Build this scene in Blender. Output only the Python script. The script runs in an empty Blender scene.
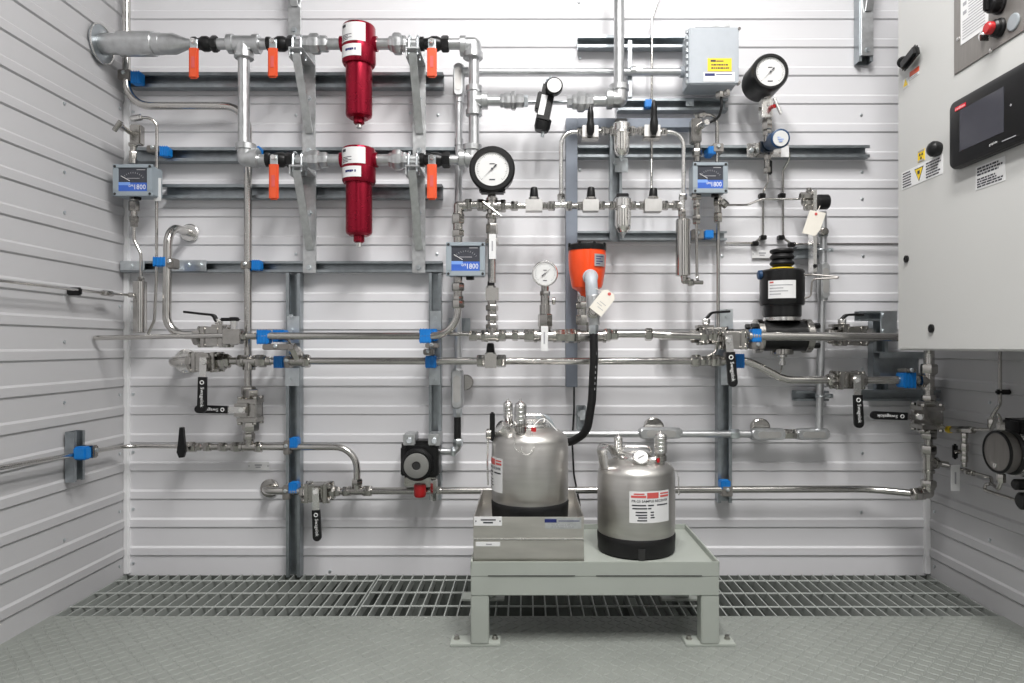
import bpy, bmesh, math, random
from mathutils import Vector as V, Matrix, Quaternion
random.seed(7)
PI = math.pi
SC = bpy.context.scene
COL = SC.collection
# measured place: metres, back wall is the plane Y=0, camera looks along +Y
DIST, FPX, VX, VY, EYE = 1.95, 683.0, 527.0, 346.0, 0.65
HALF = 1.146                                   # half the room's width
SF = 0.037                                     # front of the strut channels

def P(x, y, d):
    q = DIST - d
    return V(((x - VX) * q / FPX, -d, EYE - (y - VY) * q / FPX))
def L(n, d):
    return n * (DIST - d) / FPX

# ------------------------------------------------------------------ materials
MATS = {}
def mat(name, col, rough=0.5, metal=0.0, noise=0.0, nscale=40.0, rvar=0.0, bump=0.0, spec=0.5, aniso=None,
        trans=0.0, emit=None, estr=0.0, coat=0.0, stretch=None):
    m = bpy.data.materials.new(name); m.use_nodes = True
    nt = m.node_tree; b = nt.nodes['Principled BSDF']
    b.inputs['Base Color'].default_value = (*col, 1)
    b.inputs['Roughness'].default_value = rough
    b.inputs['Metallic'].default_value = metal
    b.inputs['Specular IOR Level'].default_value = spec
    b.inputs['Coat Weight'].default_value = coat
    b.inputs['Transmission Weight'].default_value = trans
    if emit:
        b.inputs['Emission Color'].default_value = (*emit, 1); b.inputs['Emission Strength'].default_value = estr
    if noise or rvar or bump:
        tc = nt.nodes.new('ShaderNodeTexCoord'); mp = nt.nodes.new('ShaderNodeMapping')
        nt.links.new(tc.outputs['Object'], mp.inputs['Vector'])
        if stretch: mp.inputs['Scale'].default_value = stretch
        n = nt.nodes.new('ShaderNodeTexNoise'); n.inputs['Scale'].default_value = nscale; n.inputs['Detail'].default_value = 4
        nt.links.new(mp.outputs['Vector'], n.inputs['Vector'])
        if noise:
            r = nt.nodes.new('ShaderNodeValToRGB')
            r.color_ramp.elements[0].position = 0.3; r.color_ramp.elements[1].position = 0.7
            r.color_ramp.elements[0].color = (*[max(0, c * (1 - noise)) for c in col], 1)
            r.color_ramp.elements[1].color = (*[min(1, c * (1 + noise)) for c in col], 1)
            nt.links.new(n.outputs['Fac'], r.inputs['Fac']); nt.links.new(r.outputs['Color'], b.inputs['Base Color'])
        if rvar:
            mr = nt.nodes.new('ShaderNodeMapRange')
            mr.inputs['To Min'].default_value = max(0.02, rough - rvar); mr.inputs['To Max'].default_value = min(1, rough + rvar)
            nt.links.new(n.outputs['Fac'], mr.inputs['Value']); nt.links.new(mr.outputs['Result'], b.inputs['Roughness'])
        if bump:
            bp = nt.nodes.new('ShaderNodeBump'); bp.inputs['Strength'].default_value = bump; bp.inputs['Distance'].default_value = 0.002
            nt.links.new(n.outputs['Fac'], bp.inputs['Height']); nt.links.new(bp.outputs['Normal'], b.inputs['Normal'])
    MATS[name] = m
    return m
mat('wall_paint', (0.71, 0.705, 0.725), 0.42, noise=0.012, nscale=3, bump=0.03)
mat('wall_paint_shaded', (0.485, 0.482, 0.492), 0.42, noise=0.012, nscale=3, bump=0.03)  # same wall paint darkened: the side walls' shade is put into the colour
mat('trim_white', (0.82, 0.82, 0.83), 0.4, noise=0.01)
mat('reflection_dark', (0.06, 0.06, 0.062), 0.6, noise=0.05)
mat('ceiling_paint', (0.22, 0.22, 0.22), 0.6, noise=0.01)
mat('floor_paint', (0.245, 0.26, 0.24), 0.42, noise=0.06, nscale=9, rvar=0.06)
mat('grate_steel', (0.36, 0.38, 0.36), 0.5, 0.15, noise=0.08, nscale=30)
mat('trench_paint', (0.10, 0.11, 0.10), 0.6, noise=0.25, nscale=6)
mat('stand_paint', (0.37, 0.395, 0.36), 0.45, noise=0.03, nscale=12)
mat('steel', (0.58, 0.565, 0.54), 0.2, 1.0, noise=0.05, nscale=25, rvar=0.05)
mat('knob_grey', (0.20, 0.20, 0.19), 0.45, noise=0.05)
mat('fitting', (0.47, 0.455, 0.43), 0.2, 1.0, noise=0.08, nscale=60, rvar=0.08)
mat('bright_steel', (0.80, 0.79, 0.77), 0.26, 1.0, noise=0.04, nscale=60, rvar=0.06)
mat('brushed', (0.60, 0.58, 0.545), 0.36, 1.0, noise=0.10, nscale=9, rvar=0.1, stretch=(1, 1, 5))
mat('canister_steel', (0.60, 0.585, 0.56), 0.40, 1.0, noise=0.04, nscale=14, rvar=0.05, stretch=(1, 1, 9))
mat('galv', (0.60, 0.61, 0.615), 0.36, 0.9, noise=0.12, nscale=70, rvar=0.1)
mat('galv_pipe', (0.58, 0.59, 0.595), 0.34, 0.9, noise=0.10, nscale=55, rvar=0.1)
mat('strut_galv', (0.36, 0.39, 0.41), 0.36, 0.92, noise=0.12, nscale=50, rvar=0.1)
mat('zinc', (0.66, 0.70, 0.72), 0.3, 0.95, noise=0.12, nscale=40, rvar=0.08)
mat('duct_grey', (0.20, 0.225, 0.27), 0.5, noise=0.03)
mat('conduit', (0.60, 0.61, 0.62), 0.34, 0.85, noise=0.06, nscale=40, rvar=0.08)
mat('black_plastic', (0.007, 0.007, 0.0075), 0.38, spec=0.35, noise=0.1, nscale=20)
mat('black_rubber', (0.009, 0.009, 0.0095), 0.5, spec=0.35, noise=0.15, nscale=25, rvar=0.08)
mat('black_paint', (0.008, 0.008, 0.0085), 0.32, spec=0.4, noise=0.1, nscale=30, rvar=0.08)
mat('orange_grip', (0.70, 0.088, 0.026), 0.4, noise=0.04, nscale=30)
mat('orange_paint', (0.86, 0.072, 0.008), 0.35, noise=0.03, nscale=20, coat=0.2)
mat('red_anodised', (0.31, 0.008, 0.028), 0.28, 0.75, noise=0.08, nscale=12, rvar=0.05)
mat('red_plastic', (0.45, 0.012, 0.015), 0.35, noise=0.05)
mat('blue_plastic', (0.004, 0.185, 0.56), 0.45, noise=0.05, nscale=30)
mat('navy_plastic', (0.008, 0.045, 0.12), 0.4, noise=0.05)
mat('box_grey', (0.42, 0.45, 0.485), 0.45, noise=0.03)
mat('meter_grey', (0.30, 0.345, 0.38), 0.42, noise=0.03)
mat('screen_dark', (0.05, 0.053, 0.065), 0.25, noise=0.1)
mat('meter_blue', (0.045, 0.13, 0.52), 0.35, noise=0.05)
mat('meter_pale', (0.2, 0.36, 0.78), 0.35, noise=0.05)
mat('cabinet_paint', (0.555, 0.555, 0.54), 0.42, noise=0.012, nscale=5, bump=0.02)
mat('satin_steel', (0.56, 0.55, 0.535), 0.46, 0.85, noise=0.05, nscale=50, rvar=0.06)
mat('white_label', (0.74, 0.74, 0.74), 0.45, noise=0.01)
mat('paper_tag', (0.80, 0.76, 0.68), 0.6, noise=0.03, nscale=15)
mat('ink', (0.03, 0.03, 0.04), 0.5, noise=0.05)
mat('ink_blue', (0.012, 0.02, 0.13), 0.5, noise=0.05)
mat('ink_red', (0.62, 0.10, 0.09), 0.5, noise=0.05)
mat('ink_grey', (0.35, 0.35, 0.37), 0.5, noise=0.05)
mat('ink_white', (0.85, 0.85, 0.85), 0.5, noise=0.02)
mat('yellow_label', (0.85, 0.60, 0.02), 0.45, noise=0.03)
mat('dial_white', (0.70, 0.70, 0.69), 0.35, noise=0.01)
mat('screen_glass', (0.055, 0.055, 0.068), 0.16, noise=0.03, spec=0.6)
mat('plate_steel', (0.27, 0.255, 0.24), 0.42, 0.6, noise=0.08, nscale=18, rvar=0.06, stretch=(1, 8, 1))
mat('grey_plug', (0.30, 0.33, 0.35), 0.4, noise=0.04)
mat('hole_dark', (0.02, 0.02, 0.02), 0.7, noise=0.1)
mat('bowl_clear', (0.82, 0.80, 0.76), 0.12, 0.9, noise=0.05, nscale=30, rvar=0.05)
mat('red_glow', (0.5, 0.02, 0.03), 0.3, emit=(0.9, 0.03, 0.06), estr=0.25, noise=0.02)
mat('lamp_diffuser', (0.9, 0.9, 0.9), 0.5, emit=(1, 0.985, 0.97), estr=6.0, noise=0.01)

# ------------------------------------------------------------------ mesh builder
def frame(axis):
    a = axis.normalized()
    u = a.cross(V((0, 0, 1)))
    if u.length < 1e-4: u = V((1, 0, 0))
    u.normalize()
    return u, u.cross(a).normalized(), a
class MB:
    def __init__(s): s.bm = bmesh.new()
    def quad_faces(s, rings, closed=True, cap0=True, cap1=True):
        n = len(rings[0])
        for i in range(len(rings) - 1):
            for k in range(n if closed else n - 1):
                a, b = rings[i], rings[i + 1]
                try: s.bm.faces.new((a[k], a[(k + 1) % n], b[(k + 1) % n], b[k]))
                except ValueError: pass
        if cap0: s.bm.faces.new(list(reversed(rings[0])))
        if cap1: s.bm.faces.new(rings[-1])
        return s
    def box(s, c, sx, sy, sz, rot=None, bev=0.0):
        c = V(c); vs = []
        for dx in (-1, 1):
            for dy in (-1, 1):
                for dz in (-1, 1):
                    q = V((dx * sx / 2, dy * sy / 2, dz * sz / 2))
                    if rot is not None: q = rot @ q
                    vs.append(s.bm.verts.new(c + q))
        fs = [s.bm.faces.new([vs[i] for i in f]) for f in ((0, 1, 3, 2), (4, 6, 7, 5), (0, 4, 5, 1), (2, 3, 7, 6), (0, 2, 6, 4), (1, 5, 7, 3))]
        if bev > 0:
            es = list({e for f in fs for e in f.edges})
            bmesh.ops.bevel(s.bm, geom=es, offset=min(bev, 0.45 * min(sx, sy, sz)), segments=2, affect='EDGES', clamp_overlap=True)
        return s
    def pbox(s, x0, y0, x1, y1, d0, d1, bev=0.001, rot=None):
        """box whose front face at distance d1 off the wall spans the given outline"""
        a, b = P(x0, y0, d1), P(x1, y1, d1)
        return s.box(((a.x + b.x) / 2, -(d0 + d1) / 2, (a.z + b.z) / 2), abs(b.x - a.x), abs(d1 - d0), abs(b.z - a.z), rot, bev)
    def lathe(s, a, axis, prof, n=24, cap0=True, cap1=True, phase=0.0):
        u, w, ax = frame(V(axis)); a = V(a); rings = []
        for t, r in prof:
            rings.append([s.bm.verts.new(a + ax * t + (u * math.cos(phase + 2 * PI * k / n) + w * math.sin(phase + 2 * PI * k / n)) * max(r, 1e-5)) for k in range(n)])
        return s.quad_faces(rings, True, cap0, cap1)
    def cyl(s, a, b, r, n=20, r2=None, ch=0.0):
        a, b = V(a), V(b); ax = b - a; l = ax.length; r2 = r if r2 is None else r2
        if ch > 0: pr = [(0, r - ch), (min(ch, l * .3), r), (l - min(ch, l * .3), r2), (l, r2 - ch)]
        else: pr = [(0, r), (l, r2)]
        return s.lathe(a, ax, pr, n)
    def hexa(s, a, b, r, n=6, phase=0.26):
        a, b = V(a), V(b); l = (b - a).length; c = min(0.18 * r, 0.3 * l)
        return s.lathe(a, b - a, [(0, r * .88), (c, r), (l - c, r), (l, r * .88)], n, phase=phase)
    def path(s, pts, bend, seg=7):
        pts = [V(p) for p in pts]
        if len(pts) < 3 or bend <= 0: return pts
        out = [pts[0]]
        for i in range(1, len(pts) - 1):
            p, a, b = pts[i], pts[i - 1], pts[i + 1]
            d1, d2 = (a - p), (b - p); l1, l2 = d1.length, d2.length
            if l1 < 1e-6 or l2 < 1e-6: continue
            d1.normalize(); d2.normalize()
            ang = d1.angle(d2)
            if ang > PI - 0.02: out.append(p); continue
            t = min(bend / math.tan(ang / 2), l1 * .49 if i > 1 else l1 * .98, l2 * .49 if i < len(pts) - 2 else l2 * .98)
            r = t * math.tan(ang / 2)
            c = p + (d1 + d2).normalized() * (r / math.sin(ang / 2))
            s0 = p + d1 * t - c; s1 = p + d2 * t - c
            tot = s0.angle(s1)
            axn = s0.cross(s1).normalized()
            for k in range(seg + 1):
                out.append(c + Quaternion(axn, tot * k / seg) @ s0)
        out.append(pts[-1])
        return out
    def sweep(s, pts, r, bend=0.0, n=14, seg=7):
        pts = s.path(pts, bend, seg)
        cl = [pts[0]]
        for q in pts[1:]:
            if (q - cl[-1]).length > 1e-6: cl.append(q)
        pts = cl; rings = []; u = None
        for i, p in enumerate(pts):
            t = (pts[min(i + 1, len(pts) - 1)] - pts[max(i - 1, 0)]).normalized()
            if u is None: u = frame(t)[0]
            u = (u - t * u.dot(t)).normalized(); w = t.cross(u)
            rr = r(i / max(1, len(pts) - 1)) if callable(r) else r
            rings.append([s.bm.verts.new(p + (u * math.cos(2 * PI * k / n) + w * math.sin(2 * PI * k / n)) * rr) for k in range(n)])
        return s.quad_faces(rings)
    def ell(s, c, rx, ry, rz, seg=16, ring=10):
        m = Matrix.Translation(V(c)) @ Matrix.Diagonal((rx, ry, rz, 1))
        bmesh.ops.create_uvsphere(s.bm, u_segments=seg, v_segments=ring, radius=1, matrix=m); return s
    def torus(s, c, axis, R, r, n=28, m=10, a0=0.0, a1=2 * PI):
        u, w, ax = frame(V(axis)); c = V(c); rings = []; full = abs(a1 - a0 - 2 * PI) < 1e-4
        cnt = n if full else n + 1
        for i in range(cnt):
            t = a0 + (a1 - a0) * i / n; o = u * math.cos(t) + w * math.sin(t)
            rings.append([s.bm.verts.new(c + o * (R + r * math.cos(2 * PI * k / m)) + ax * r * math.sin(2 * PI * k / m)) for k in range(m)])
        if full:
            rings.append(rings[0]); return s.quad_faces(rings, True, False, False)
        return s.quad_faces(rings)
    def prism(s, pts, vec):
        vec = V(vec); a = [s.bm.verts.new(V(p)) for p in pts]; b = [s.bm.verts.new(V(p) + vec) for p in pts]
        return s.quad_faces([a, b])
    def extr(s, prof, mapper, a, b):
        """profile (list of 2D points, closed) carried from a to b by mapper(u, v, t)"""
        r0 = [s.bm.verts.new(mapper(u, v, a)) for u, v in prof]; r1 = [s.bm.verts.new(mapper(u, v, b)) for u, v in prof]
        return s.quad_faces([r0, r1])
    def strip(s, prof, f0, f1):
        """open profile between two ends: an extruded sheet"""
        a = [s.bm.verts.new(f0(p)) for p in prof]; b = [s.bm.verts.new(f1(p)) for p in prof]
        return s.quad_faces([a, b], False, False, False)
    def cylpatch(s, c, r, a0, a1, z0, z1, th=0.0006, n=14):
        """curved sticker on an upright cylinder; angle 0 faces the camera (-Y), grows to +X"""
        rings = []
        for i in range(n + 1):
            t = a0 + (a1 - a0) * i / n; o = V((math.sin(t), -math.cos(t), 0))
            rings.append([s.bm.verts.new(V((c[0], c[1], z)) + o * q) for q, z in ((r, z0), (r + th, z0), (r + th, z1), (r, z1))])
        return s.quad_faces(rings)

def link(name, me, parent=None, loc=None):
    o = bpy.data.objects.new(name, me); COL.objects.link(o)
    if parent is not None: o.parent = parent
    if loc is not None: o.location = loc
    return o
def mesh_of(mb, name, m, origin, flat=False):
    bm = mb.bm
    bmesh.ops.recalc_face_normals(bm, faces=bm.faces[:])
    bmesh.ops.translate(bm, verts=bm.verts[:], vec=-V(origin))
    me = bpy.data.meshes.new(name); bm.to_mesh(me); bm.free()
    me.materials.append(MATS[m] if isinstance(m, str) else m)
    if not flat:
        me.shade_smooth(); me.set_sharp_from_angle(angle=math.radians(32))
    return me
def structure(name, mb, m, parent=None, flat=True):
    o = link(name, mesh_of(mb, name, m, (0, 0, 0), flat), parent)
    if parent is None: o['kind'] = 'structure'
    return o
def one(name, mb, m, label, cat, group=None, flat=False):
    """a thing that is one mesh"""
    vs = [v.co for v in mb.bm.verts]
    org = sum(vs, V()) / len(vs)
    o = link(name, mesh_of(mb, name, m, org, flat), None, org)
    o['label'] = label; o['category'] = cat
    if group: o['group'] = group
    return o
class T:
    """a thing with parts; everything is given in place, the Empty stands at its base"""
    def __init__(s, name, label, cat, loc, group=None):
        s.e = link(name, None, None, loc); s.loc = V(loc); s.e.empty_display_size = 0.02
        s.e['label'] = label; s.e['category'] = cat
        if group: s.e['group'] = group
    def p(s, name, mb, m, parent=None, label=None, flat=False):
        o = link(name, mesh_of(mb, name, m, s.loc, flat), parent or s.e)
        if label: o['label'] = label
        return o
    # ---- pipe work in outline coordinates
    def pipe(s, pts, dia, m='steel', bend=14, name='pipe', n=14, parent=None):
        d0 = pts[0][2]
        return s.p(name, MB().sweep([P(*q) for q in pts], L(dia, d0) / 2, L(bend, d0), n), m, parent)
    def hx(s, x0, y0, x1, y1, d, dia, name='hex_nut', m='fitting', n=6, d2=None):
        return s.p(name, MB().hexa(P(x0, y0, d), P(x1, y1, d if d2 is None else d2), L(dia, d) / 2 * 1.06, n), m)
    def cy(s, x0, y0, x1, y1, d, dia, name='sleeve', m='fitting', dia2=None, ch=0.0006, n=20):
        return s.p(name, MB().cyl(P(x0, y0, d), P(x1, y1, d), L(dia, d) / 2, n, None if dia2 is None else L(dia2, d) / 2, ch), m)
    def hrow(s, y, d, items, m='fitting'):
        for x0, x1, dia, k in items:
            if k == 'h': s.hx(x0, y, x1, y, d, dia, m=m)
            elif k == 'b': s.hx(x0, y, x1, y, d, dia, name='union_fitting', m=m)
            else: s.cy(x0, y, x1, y, d, dia, name='nipple', m=m)
    def vrow(s, x, d, items, m='fitting'):
        for y0, y1, dia, k in items:
            if k == 'h': s.hx(x, y0, x, y1, d, dia, m=m)
            elif k == 'b': s.hx(x, y0, x, y1, d, dia, name='union_fitting', m=m)
            else: s.cy(x, y0, x, y1, d, dia, name='nipple', m=m)
    def tee(s, x, y, d, arms, dia, m='fitting', lip=2, name='tee_fitting'):
        """arms: {'l': px, 'r':, 'u':, 'd':, 'f': metres to the front}"""
        b = MB(); c = P(x, y, d); r = L(dia, d) / 2
        b.ell(c, r, r, r)
        for k, l in arms.items():
            v = {'l': V((-1, 0, 0)), 'r': V((1, 0, 0)), 'u': V((0, 0, 1)), 'd': V((0, 0, -1)), 'f': V((0, -1, 0)), 'k': V((0, 1, 0))}[k]
            ln = L(l, d); lp = L(lip, d)
            if lip: b.lathe(c, v, [(0, r), (max(ln - 2.2 * lp, ln * .4), r), (max(ln - 2 * lp, ln * .5), r * 1.18), (ln - lp * .2, r * 1.18), (ln, r * 1.08)], 20)
            else: b.lathe(c, v, [(0, r), (ln, r)], 20)
        return s.p(name, b, m)
    def text(s, body, c, right, up, h, m, parent=None, width=None, name='lettering', bold=False):
        return s.p(name, text_mb(body, c, right, up, h, width), m, parent, flat=True)
def text_mb(body, c, right, up, h, width=None, bend=None, fat=0.0):
    cu = bpy.data.curves.new('lettering', 'FONT'); cu.body = body; cu.offset = fat; cu.align_x = 'CENTER'; cu.align_y = 'CENTER'
    cu.resolution_u = 2
    ob = bpy.data.objects.new('lettering', cu); COL.objects.link(ob)
    bpy.context.view_layer.update()
    me = bpy.data.meshes.new_from_object(ob.evaluated_get(bpy.context.evaluated_depsgraph_get()))
    bpy.data.objects.remove(ob); bpy.data.curves.remove(cu)
    xs = [v.co.x for v in me.vertices]; ys = [v.co.y for v in me.vertices]
    w0 = max(xs) - min(xs); h0 = max(ys) - min(ys); mx = (max(xs) + min(xs)) / 2; my = (max(ys) + min(ys)) / 2
    sy = h / h0; sx = (width / w0) if width else sy
    b = MB(); b.bm.from_mesh(me); bpy.data.meshes.remove(me)
    right, up, c = V(right).normalized(), V(up).normalized(), V(c)
    nrm = right.cross(up)
    for v in b.bm.verts:
        x, y = (v.co.x - mx) * sx, (v.co.y - my) * sy
        if bend:                                   # (axis x, axis y, radius, angle)
            t = bend[3] + x / bend[2]
            v.co = V((bend[0] + math.sin(t) * bend[2], bend[1] - math.cos(t) * bend[2], c.z + y))
        else:
            v.co = c + right * x + up * y
    return b
def plaque(t, c, right, up, w, h, lines, m='white_label', ink='ink', th=0.0012, parent=None, name='label_plate', rnd=None):
    """flat sticker with rows of print too small to read; lines: (x0, x1, y0, y1) as fractions"""
    right, up, c = V(right).normalized(), V(up).normalized(), V(c); n = right.cross(up)
    rot = Matrix((right, n, up)).transposed()
    b = MB().box(c + n * th / 2, w, th, h, rot)
    o = t.p(name, b, m, parent)
    if lines:
        k = MB()
        for x0, x1, y0, y1 in lines:
            k.box(c + right * ((x0 + x1) / 2 - .5) * w + up * ((y0 + y1) / 2 - .5) * h + n * (th + .0002), (x1 - x0) * w, .0004, (y1 - y0) * h, rot)
        t.p('print', k, ink, o, flat=True)
    return o
def rows(n, y0, y1, x0=.08, x1=.92, fill=.5, jag=.25, words=True):
    """rows of little word marks"""
    out = []
    st = (y1 - y0) / n
    for i in range(n):
        y = y1 - st * (i + .5); e = x1 - random.random() * jag * (x1 - x0); x = x0
        while x < e - .02:
            w = min(e - x, (random.uniform(.06, .2)) * (x1 - x0)); out.append((x, x + w, y - st * fill / 2, y + st * fill / 2)); x += w + .03 * (x1 - x0)
    return out
RX, UZ = V((1, 0, 0)), V((0, 0, 1))
# ================================================================== THE SETTING
PITCH = 28.2 * DIST / FPX
Z0 = EYE - (20 - VY) * DIST / FPX
ROOM_Y, ROOM_Z = -3.3, 2.42
prof = [(0.0, -0.005)]
k = int(Z0 / PITCH)
for i in range(40):
    z = Z0 - (k - i) * PITCH
    if z < 0.02: continue
    if z > ROOM_Z - .06: break
    prof += [(0.0, z - .0016), (-.0006, z - .0008), (.0042, z + .0032), (.0044, z + .023), (0.0, z + .0285)]
prof.append((0.0, ROOM_Z))
wb = structure('wall_back', MB().strip(prof, lambda p: V((-HALF, -p[0], p[1])), lambda p: V((HALF, -p[0], p[1]))), 'wall_paint')
wl = structure('wall_left', MB().strip(prof, lambda p: V((-HALF + p[0], 0.004, p[1])), lambda p: V((-HALF + p[0], ROOM_Y, p[1]))), 'wall_paint_shaded')
wr = structure('wall_right', MB().strip(prof, lambda p: V((HALF - p[0], 0.004, p[1])), lambda p: V((HALF - p[0], ROOM_Y, p[1]))), 'wall_paint_shaded')
structure('wall_front', MB().box((0, ROOM_Y - .02, ROOM_Z / 2), 2 * HALF + .08, .04, ROOM_Z), 'reflection_dark')  # unseen front wall, coloured dark to put dark edges into metal reflections
reflector = structure('reflector_panel', MB().box((.05, ROOM_Y + .03, 1.05), 1.0, .05, 2.1, bev=.004), 'trim_white')  # unseen pale panel added behind the camera, mirrored as bright stripes in metal
k = MB()
for sx in (-1, 1): k.box((.05 + sx * .53, ROOM_Y + .03, 1.08), .06, .06, 2.16)
k.box((.05, ROOM_Y + .03, 2.13), 1.0, .06, .06); structure('reflector_frame', k, 'stand_paint', reflector)
k = MB().cyl((.45, ROOM_Y + .06, 1.0), (.45, ROOM_Y + .10, 1.0), .012); k.cyl((.46, ROOM_Y + .10, 1.0), (.34, ROOM_Y + .10, 1.0), .010); structure('door_handle', k, 'steel', reflector, False)  # frame and handle only dress the added reflector panel
structure('ceiling', MB().box((0, ROOM_Y / 2, ROOM_Z + .02), 2 * HALF + .08, -ROOM_Y + .06, .04), 'ceiling_paint')
# corner trims
def corner(x, sg):
    b = MB(); b.box((x + sg * .0075, -.004, ROOM_Z / 2), .015, .018, ROOM_Z - .004, bev=.002)
    return b
structure('trim_1', corner(-HALF, 1), 'trim_white'); structure('trim_2', corner(HALF, -1), 'trim_white')
# screws in the panelling
def screw_on(wall, pts):
    for c, n in pts:
        o = link('screw', mesh_of(MB().lathe(c, n, [(0, .0042), (.0022, .0040), (.0030, .002)], 10), 'screw', 'zinc', (0, 0, 0)), wall)
zs = [EYE - (y - VY) * DIST / FPX for y in (37, 68, 112, 179, 243, 307, 394, 452, 509, 563)]
screw_on(wb, [(V((-HALF + .022, -.0005, z)), V((0, -1, 0))) for z in zs])
for sx, w in ((-1, wl), (1, wr)):
    screw_on(w, [(V((sx * (HALF - .0005), -.03, z)), V((-sx, 0, 0))) for z in zs[2:]])
    screw_on(w, [(V((sx * (HALF - .0005), -.26, EYE + q)), V((-sx, 0, 0))) for q in (.60, .43, .33, .01, -.14, -.27, -.48)])
screw_on(wb, [(P(x, y, .0005), V((0, -1, 0))) for x, y in ((361, 68), (438, 115), (579, 2), (580, 58), (580, 170), (862, 172), (862, 199), (863, 256), (862, 453), (862, 369),
              (410, 38), (296, 115), (296, 254), (437, 254), (392, 411), (410, 411), (861, 115), (330, 571), (722, 256), (410, 113), (861, 512))])
# floor: painted tread plate up to the grating, with the raised lozenges
GY = -0.306
fl = structure('floor', MB().box((0, (GY + ROOM_Y) / 2, -.01), 2 * HALF, -(ROOM_Y - GY), .02), 'floor_paint')
b = MB(); st = .0185
ny = int((1.0) / st); nx = int(2 * HALF / st)
for j in range(ny):
    for i in range(nx):
        cx, cy = -HALF + (i + .5) * st, GY - (j + .6) * st
        if (cx + 1.2) > 0 and abs(cx) > HALF - .012: continue
        a = PI * .25 if (i + j) % 2 else -PI * .25
        ca, sa = math.cos(a), math.sin(a); h = .0011; l, w = .0118, .0034
        q = [(-l, 0), (0, -w), (l, 0), (0, w)]
        bot = [b.bm.verts.new((cx + x * ca - y * sa, cy + x * sa + y * ca, .0)) for x, y in q]
        top = [b.bm.verts.new((cx + .55 * (x * ca - y * sa), cy + .55 * (x * sa + y * ca), h)) for x, y in q]
        for m in range(4): b.bm.faces.new((bot[m], bot[(m + 1) % 4], top[(m + 1) % 4], top[m]))
        b.bm.faces.new(top)
structure('floor_tread_pattern', b, 'floor_paint', fl, False)
# trench under the grating
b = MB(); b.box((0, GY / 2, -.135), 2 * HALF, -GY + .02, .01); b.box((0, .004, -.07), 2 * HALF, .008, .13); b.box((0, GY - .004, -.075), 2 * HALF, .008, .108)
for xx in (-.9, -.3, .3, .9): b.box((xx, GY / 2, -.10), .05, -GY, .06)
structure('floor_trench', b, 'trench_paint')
structure('floor_edge_angle', MB().box((0, GY - .006, -.003), 2 * HALF, .004, .004), 'stand_paint', fl)
# three lift-out gratings
def grating(x0, x1, off, label):
    b = MB(); n = max(2, round((x1 - x0) / .0305)); y0, y1 = -.004, GY + .003
    for i in range(n + 1):
        x = x0 + .002 + (x1 - x0 - .004) * i / n
        b.box((x, (y0 + y1) / 2, -.0135), .0032, y0 - y1, .025)
    for y in (-.053, -.149, -.243):
        b.cyl((x0, y + off, -.003), (x1, y + off, -.003), .0031, 8)
    o = one('floor_grating', b, 'grate_steel', label, 'floor grate', 'steel floor gratings along the back wall', True)
grating(-HALF + .004, -.421, 0, 'steel bar grating set in the floor, the one running to the left wall')
grating(-.417, .447, .006, 'steel bar grating behind and under the grey stand, in the middle')
grating(.451, HALF - .004, 0, 'steel bar grating set in the floor, the one running to the right wall')

# ================================================================== LIGHT
def lamp(x, y, ln, axis, label):
    t = T('ceiling_light', label, 'light', (x, y, ROOM_Z))
    sx, sy = (ln, .22) if axis == 'x' else (.22, ln)
    t.p('housing', MB().box((x, y, ROOM_Z - .03), sx, sy, .06, bev=.006), 'trim_white')
    t.p('diffuser', MB().box((x, y, ROOM_Z - .066), sx - .03, sy - .03, .012, bev=.004), 'lamp_diffuser')
    for s in (-1, 1):
        t.p('end_cap', MB().box((x + (s * sx / 2 if axis == 'x' else 0), y + (s * sy / 2 if axis == 'y' else 0), ROOM_Z - .03), *( (.008, .2, .056) if axis == 'x' else (.2, .008, .056)), bev=.002), 'grey_plug')
    li = bpy.data.lights.new('lamp_light', 'AREA'); li.shape = 'RECTANGLE'; li.size = sx - .03; li.size_y = sy - .03
    li.energy = LAMP_W; li.color = (1, .985, .965)
    o = bpy.data.objects.new('lamp_light', li); COL.objects.link(o); o.location = (x, y, ROOM_Z - .078)
LAMP_W = 31.5
lamp(.0, -1.45, 1.25, 'y', 'long white ceiling light nearer to the left wall')
lamp(.44, -1.45, 1.25, 'y', 'long white ceiling light nearer to the cabinet')
w = bpy.data.worlds.new('room_world'); SC.world = w; w.use_nodes = True
w.node_tree.nodes['Background'].inputs['Color'].default_value = (.8, .85, .9, 1); w.node_tree.nodes['Background'].inputs['Strength'].default_value = .0

# ================================================================== CAMERA
cam = bpy.data.cameras.new('camera'); co = bpy.data.objects.new('camera', cam); COL.objects.link(co)
cam.sensor_width = 36; cam.sensor_fit = 'HORIZONTAL'; cam.lens = FPX * 36 / 1024
cam.shift_x = -(VX - 512) / 1024; cam.shift_y = (VY - 341.5) / 1024
co.location = (0, -DIST, EYE); co.rotation_euler = (PI / 2, 0, 0); cam.clip_start = .02
SC.camera = co
vs = SC.view_settings
vs.view_transform = 'Standard'; vs.look = 'None'; vs.gamma = 1; vs.use_curve_mapping = False; vs.exposure = 0.0
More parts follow.
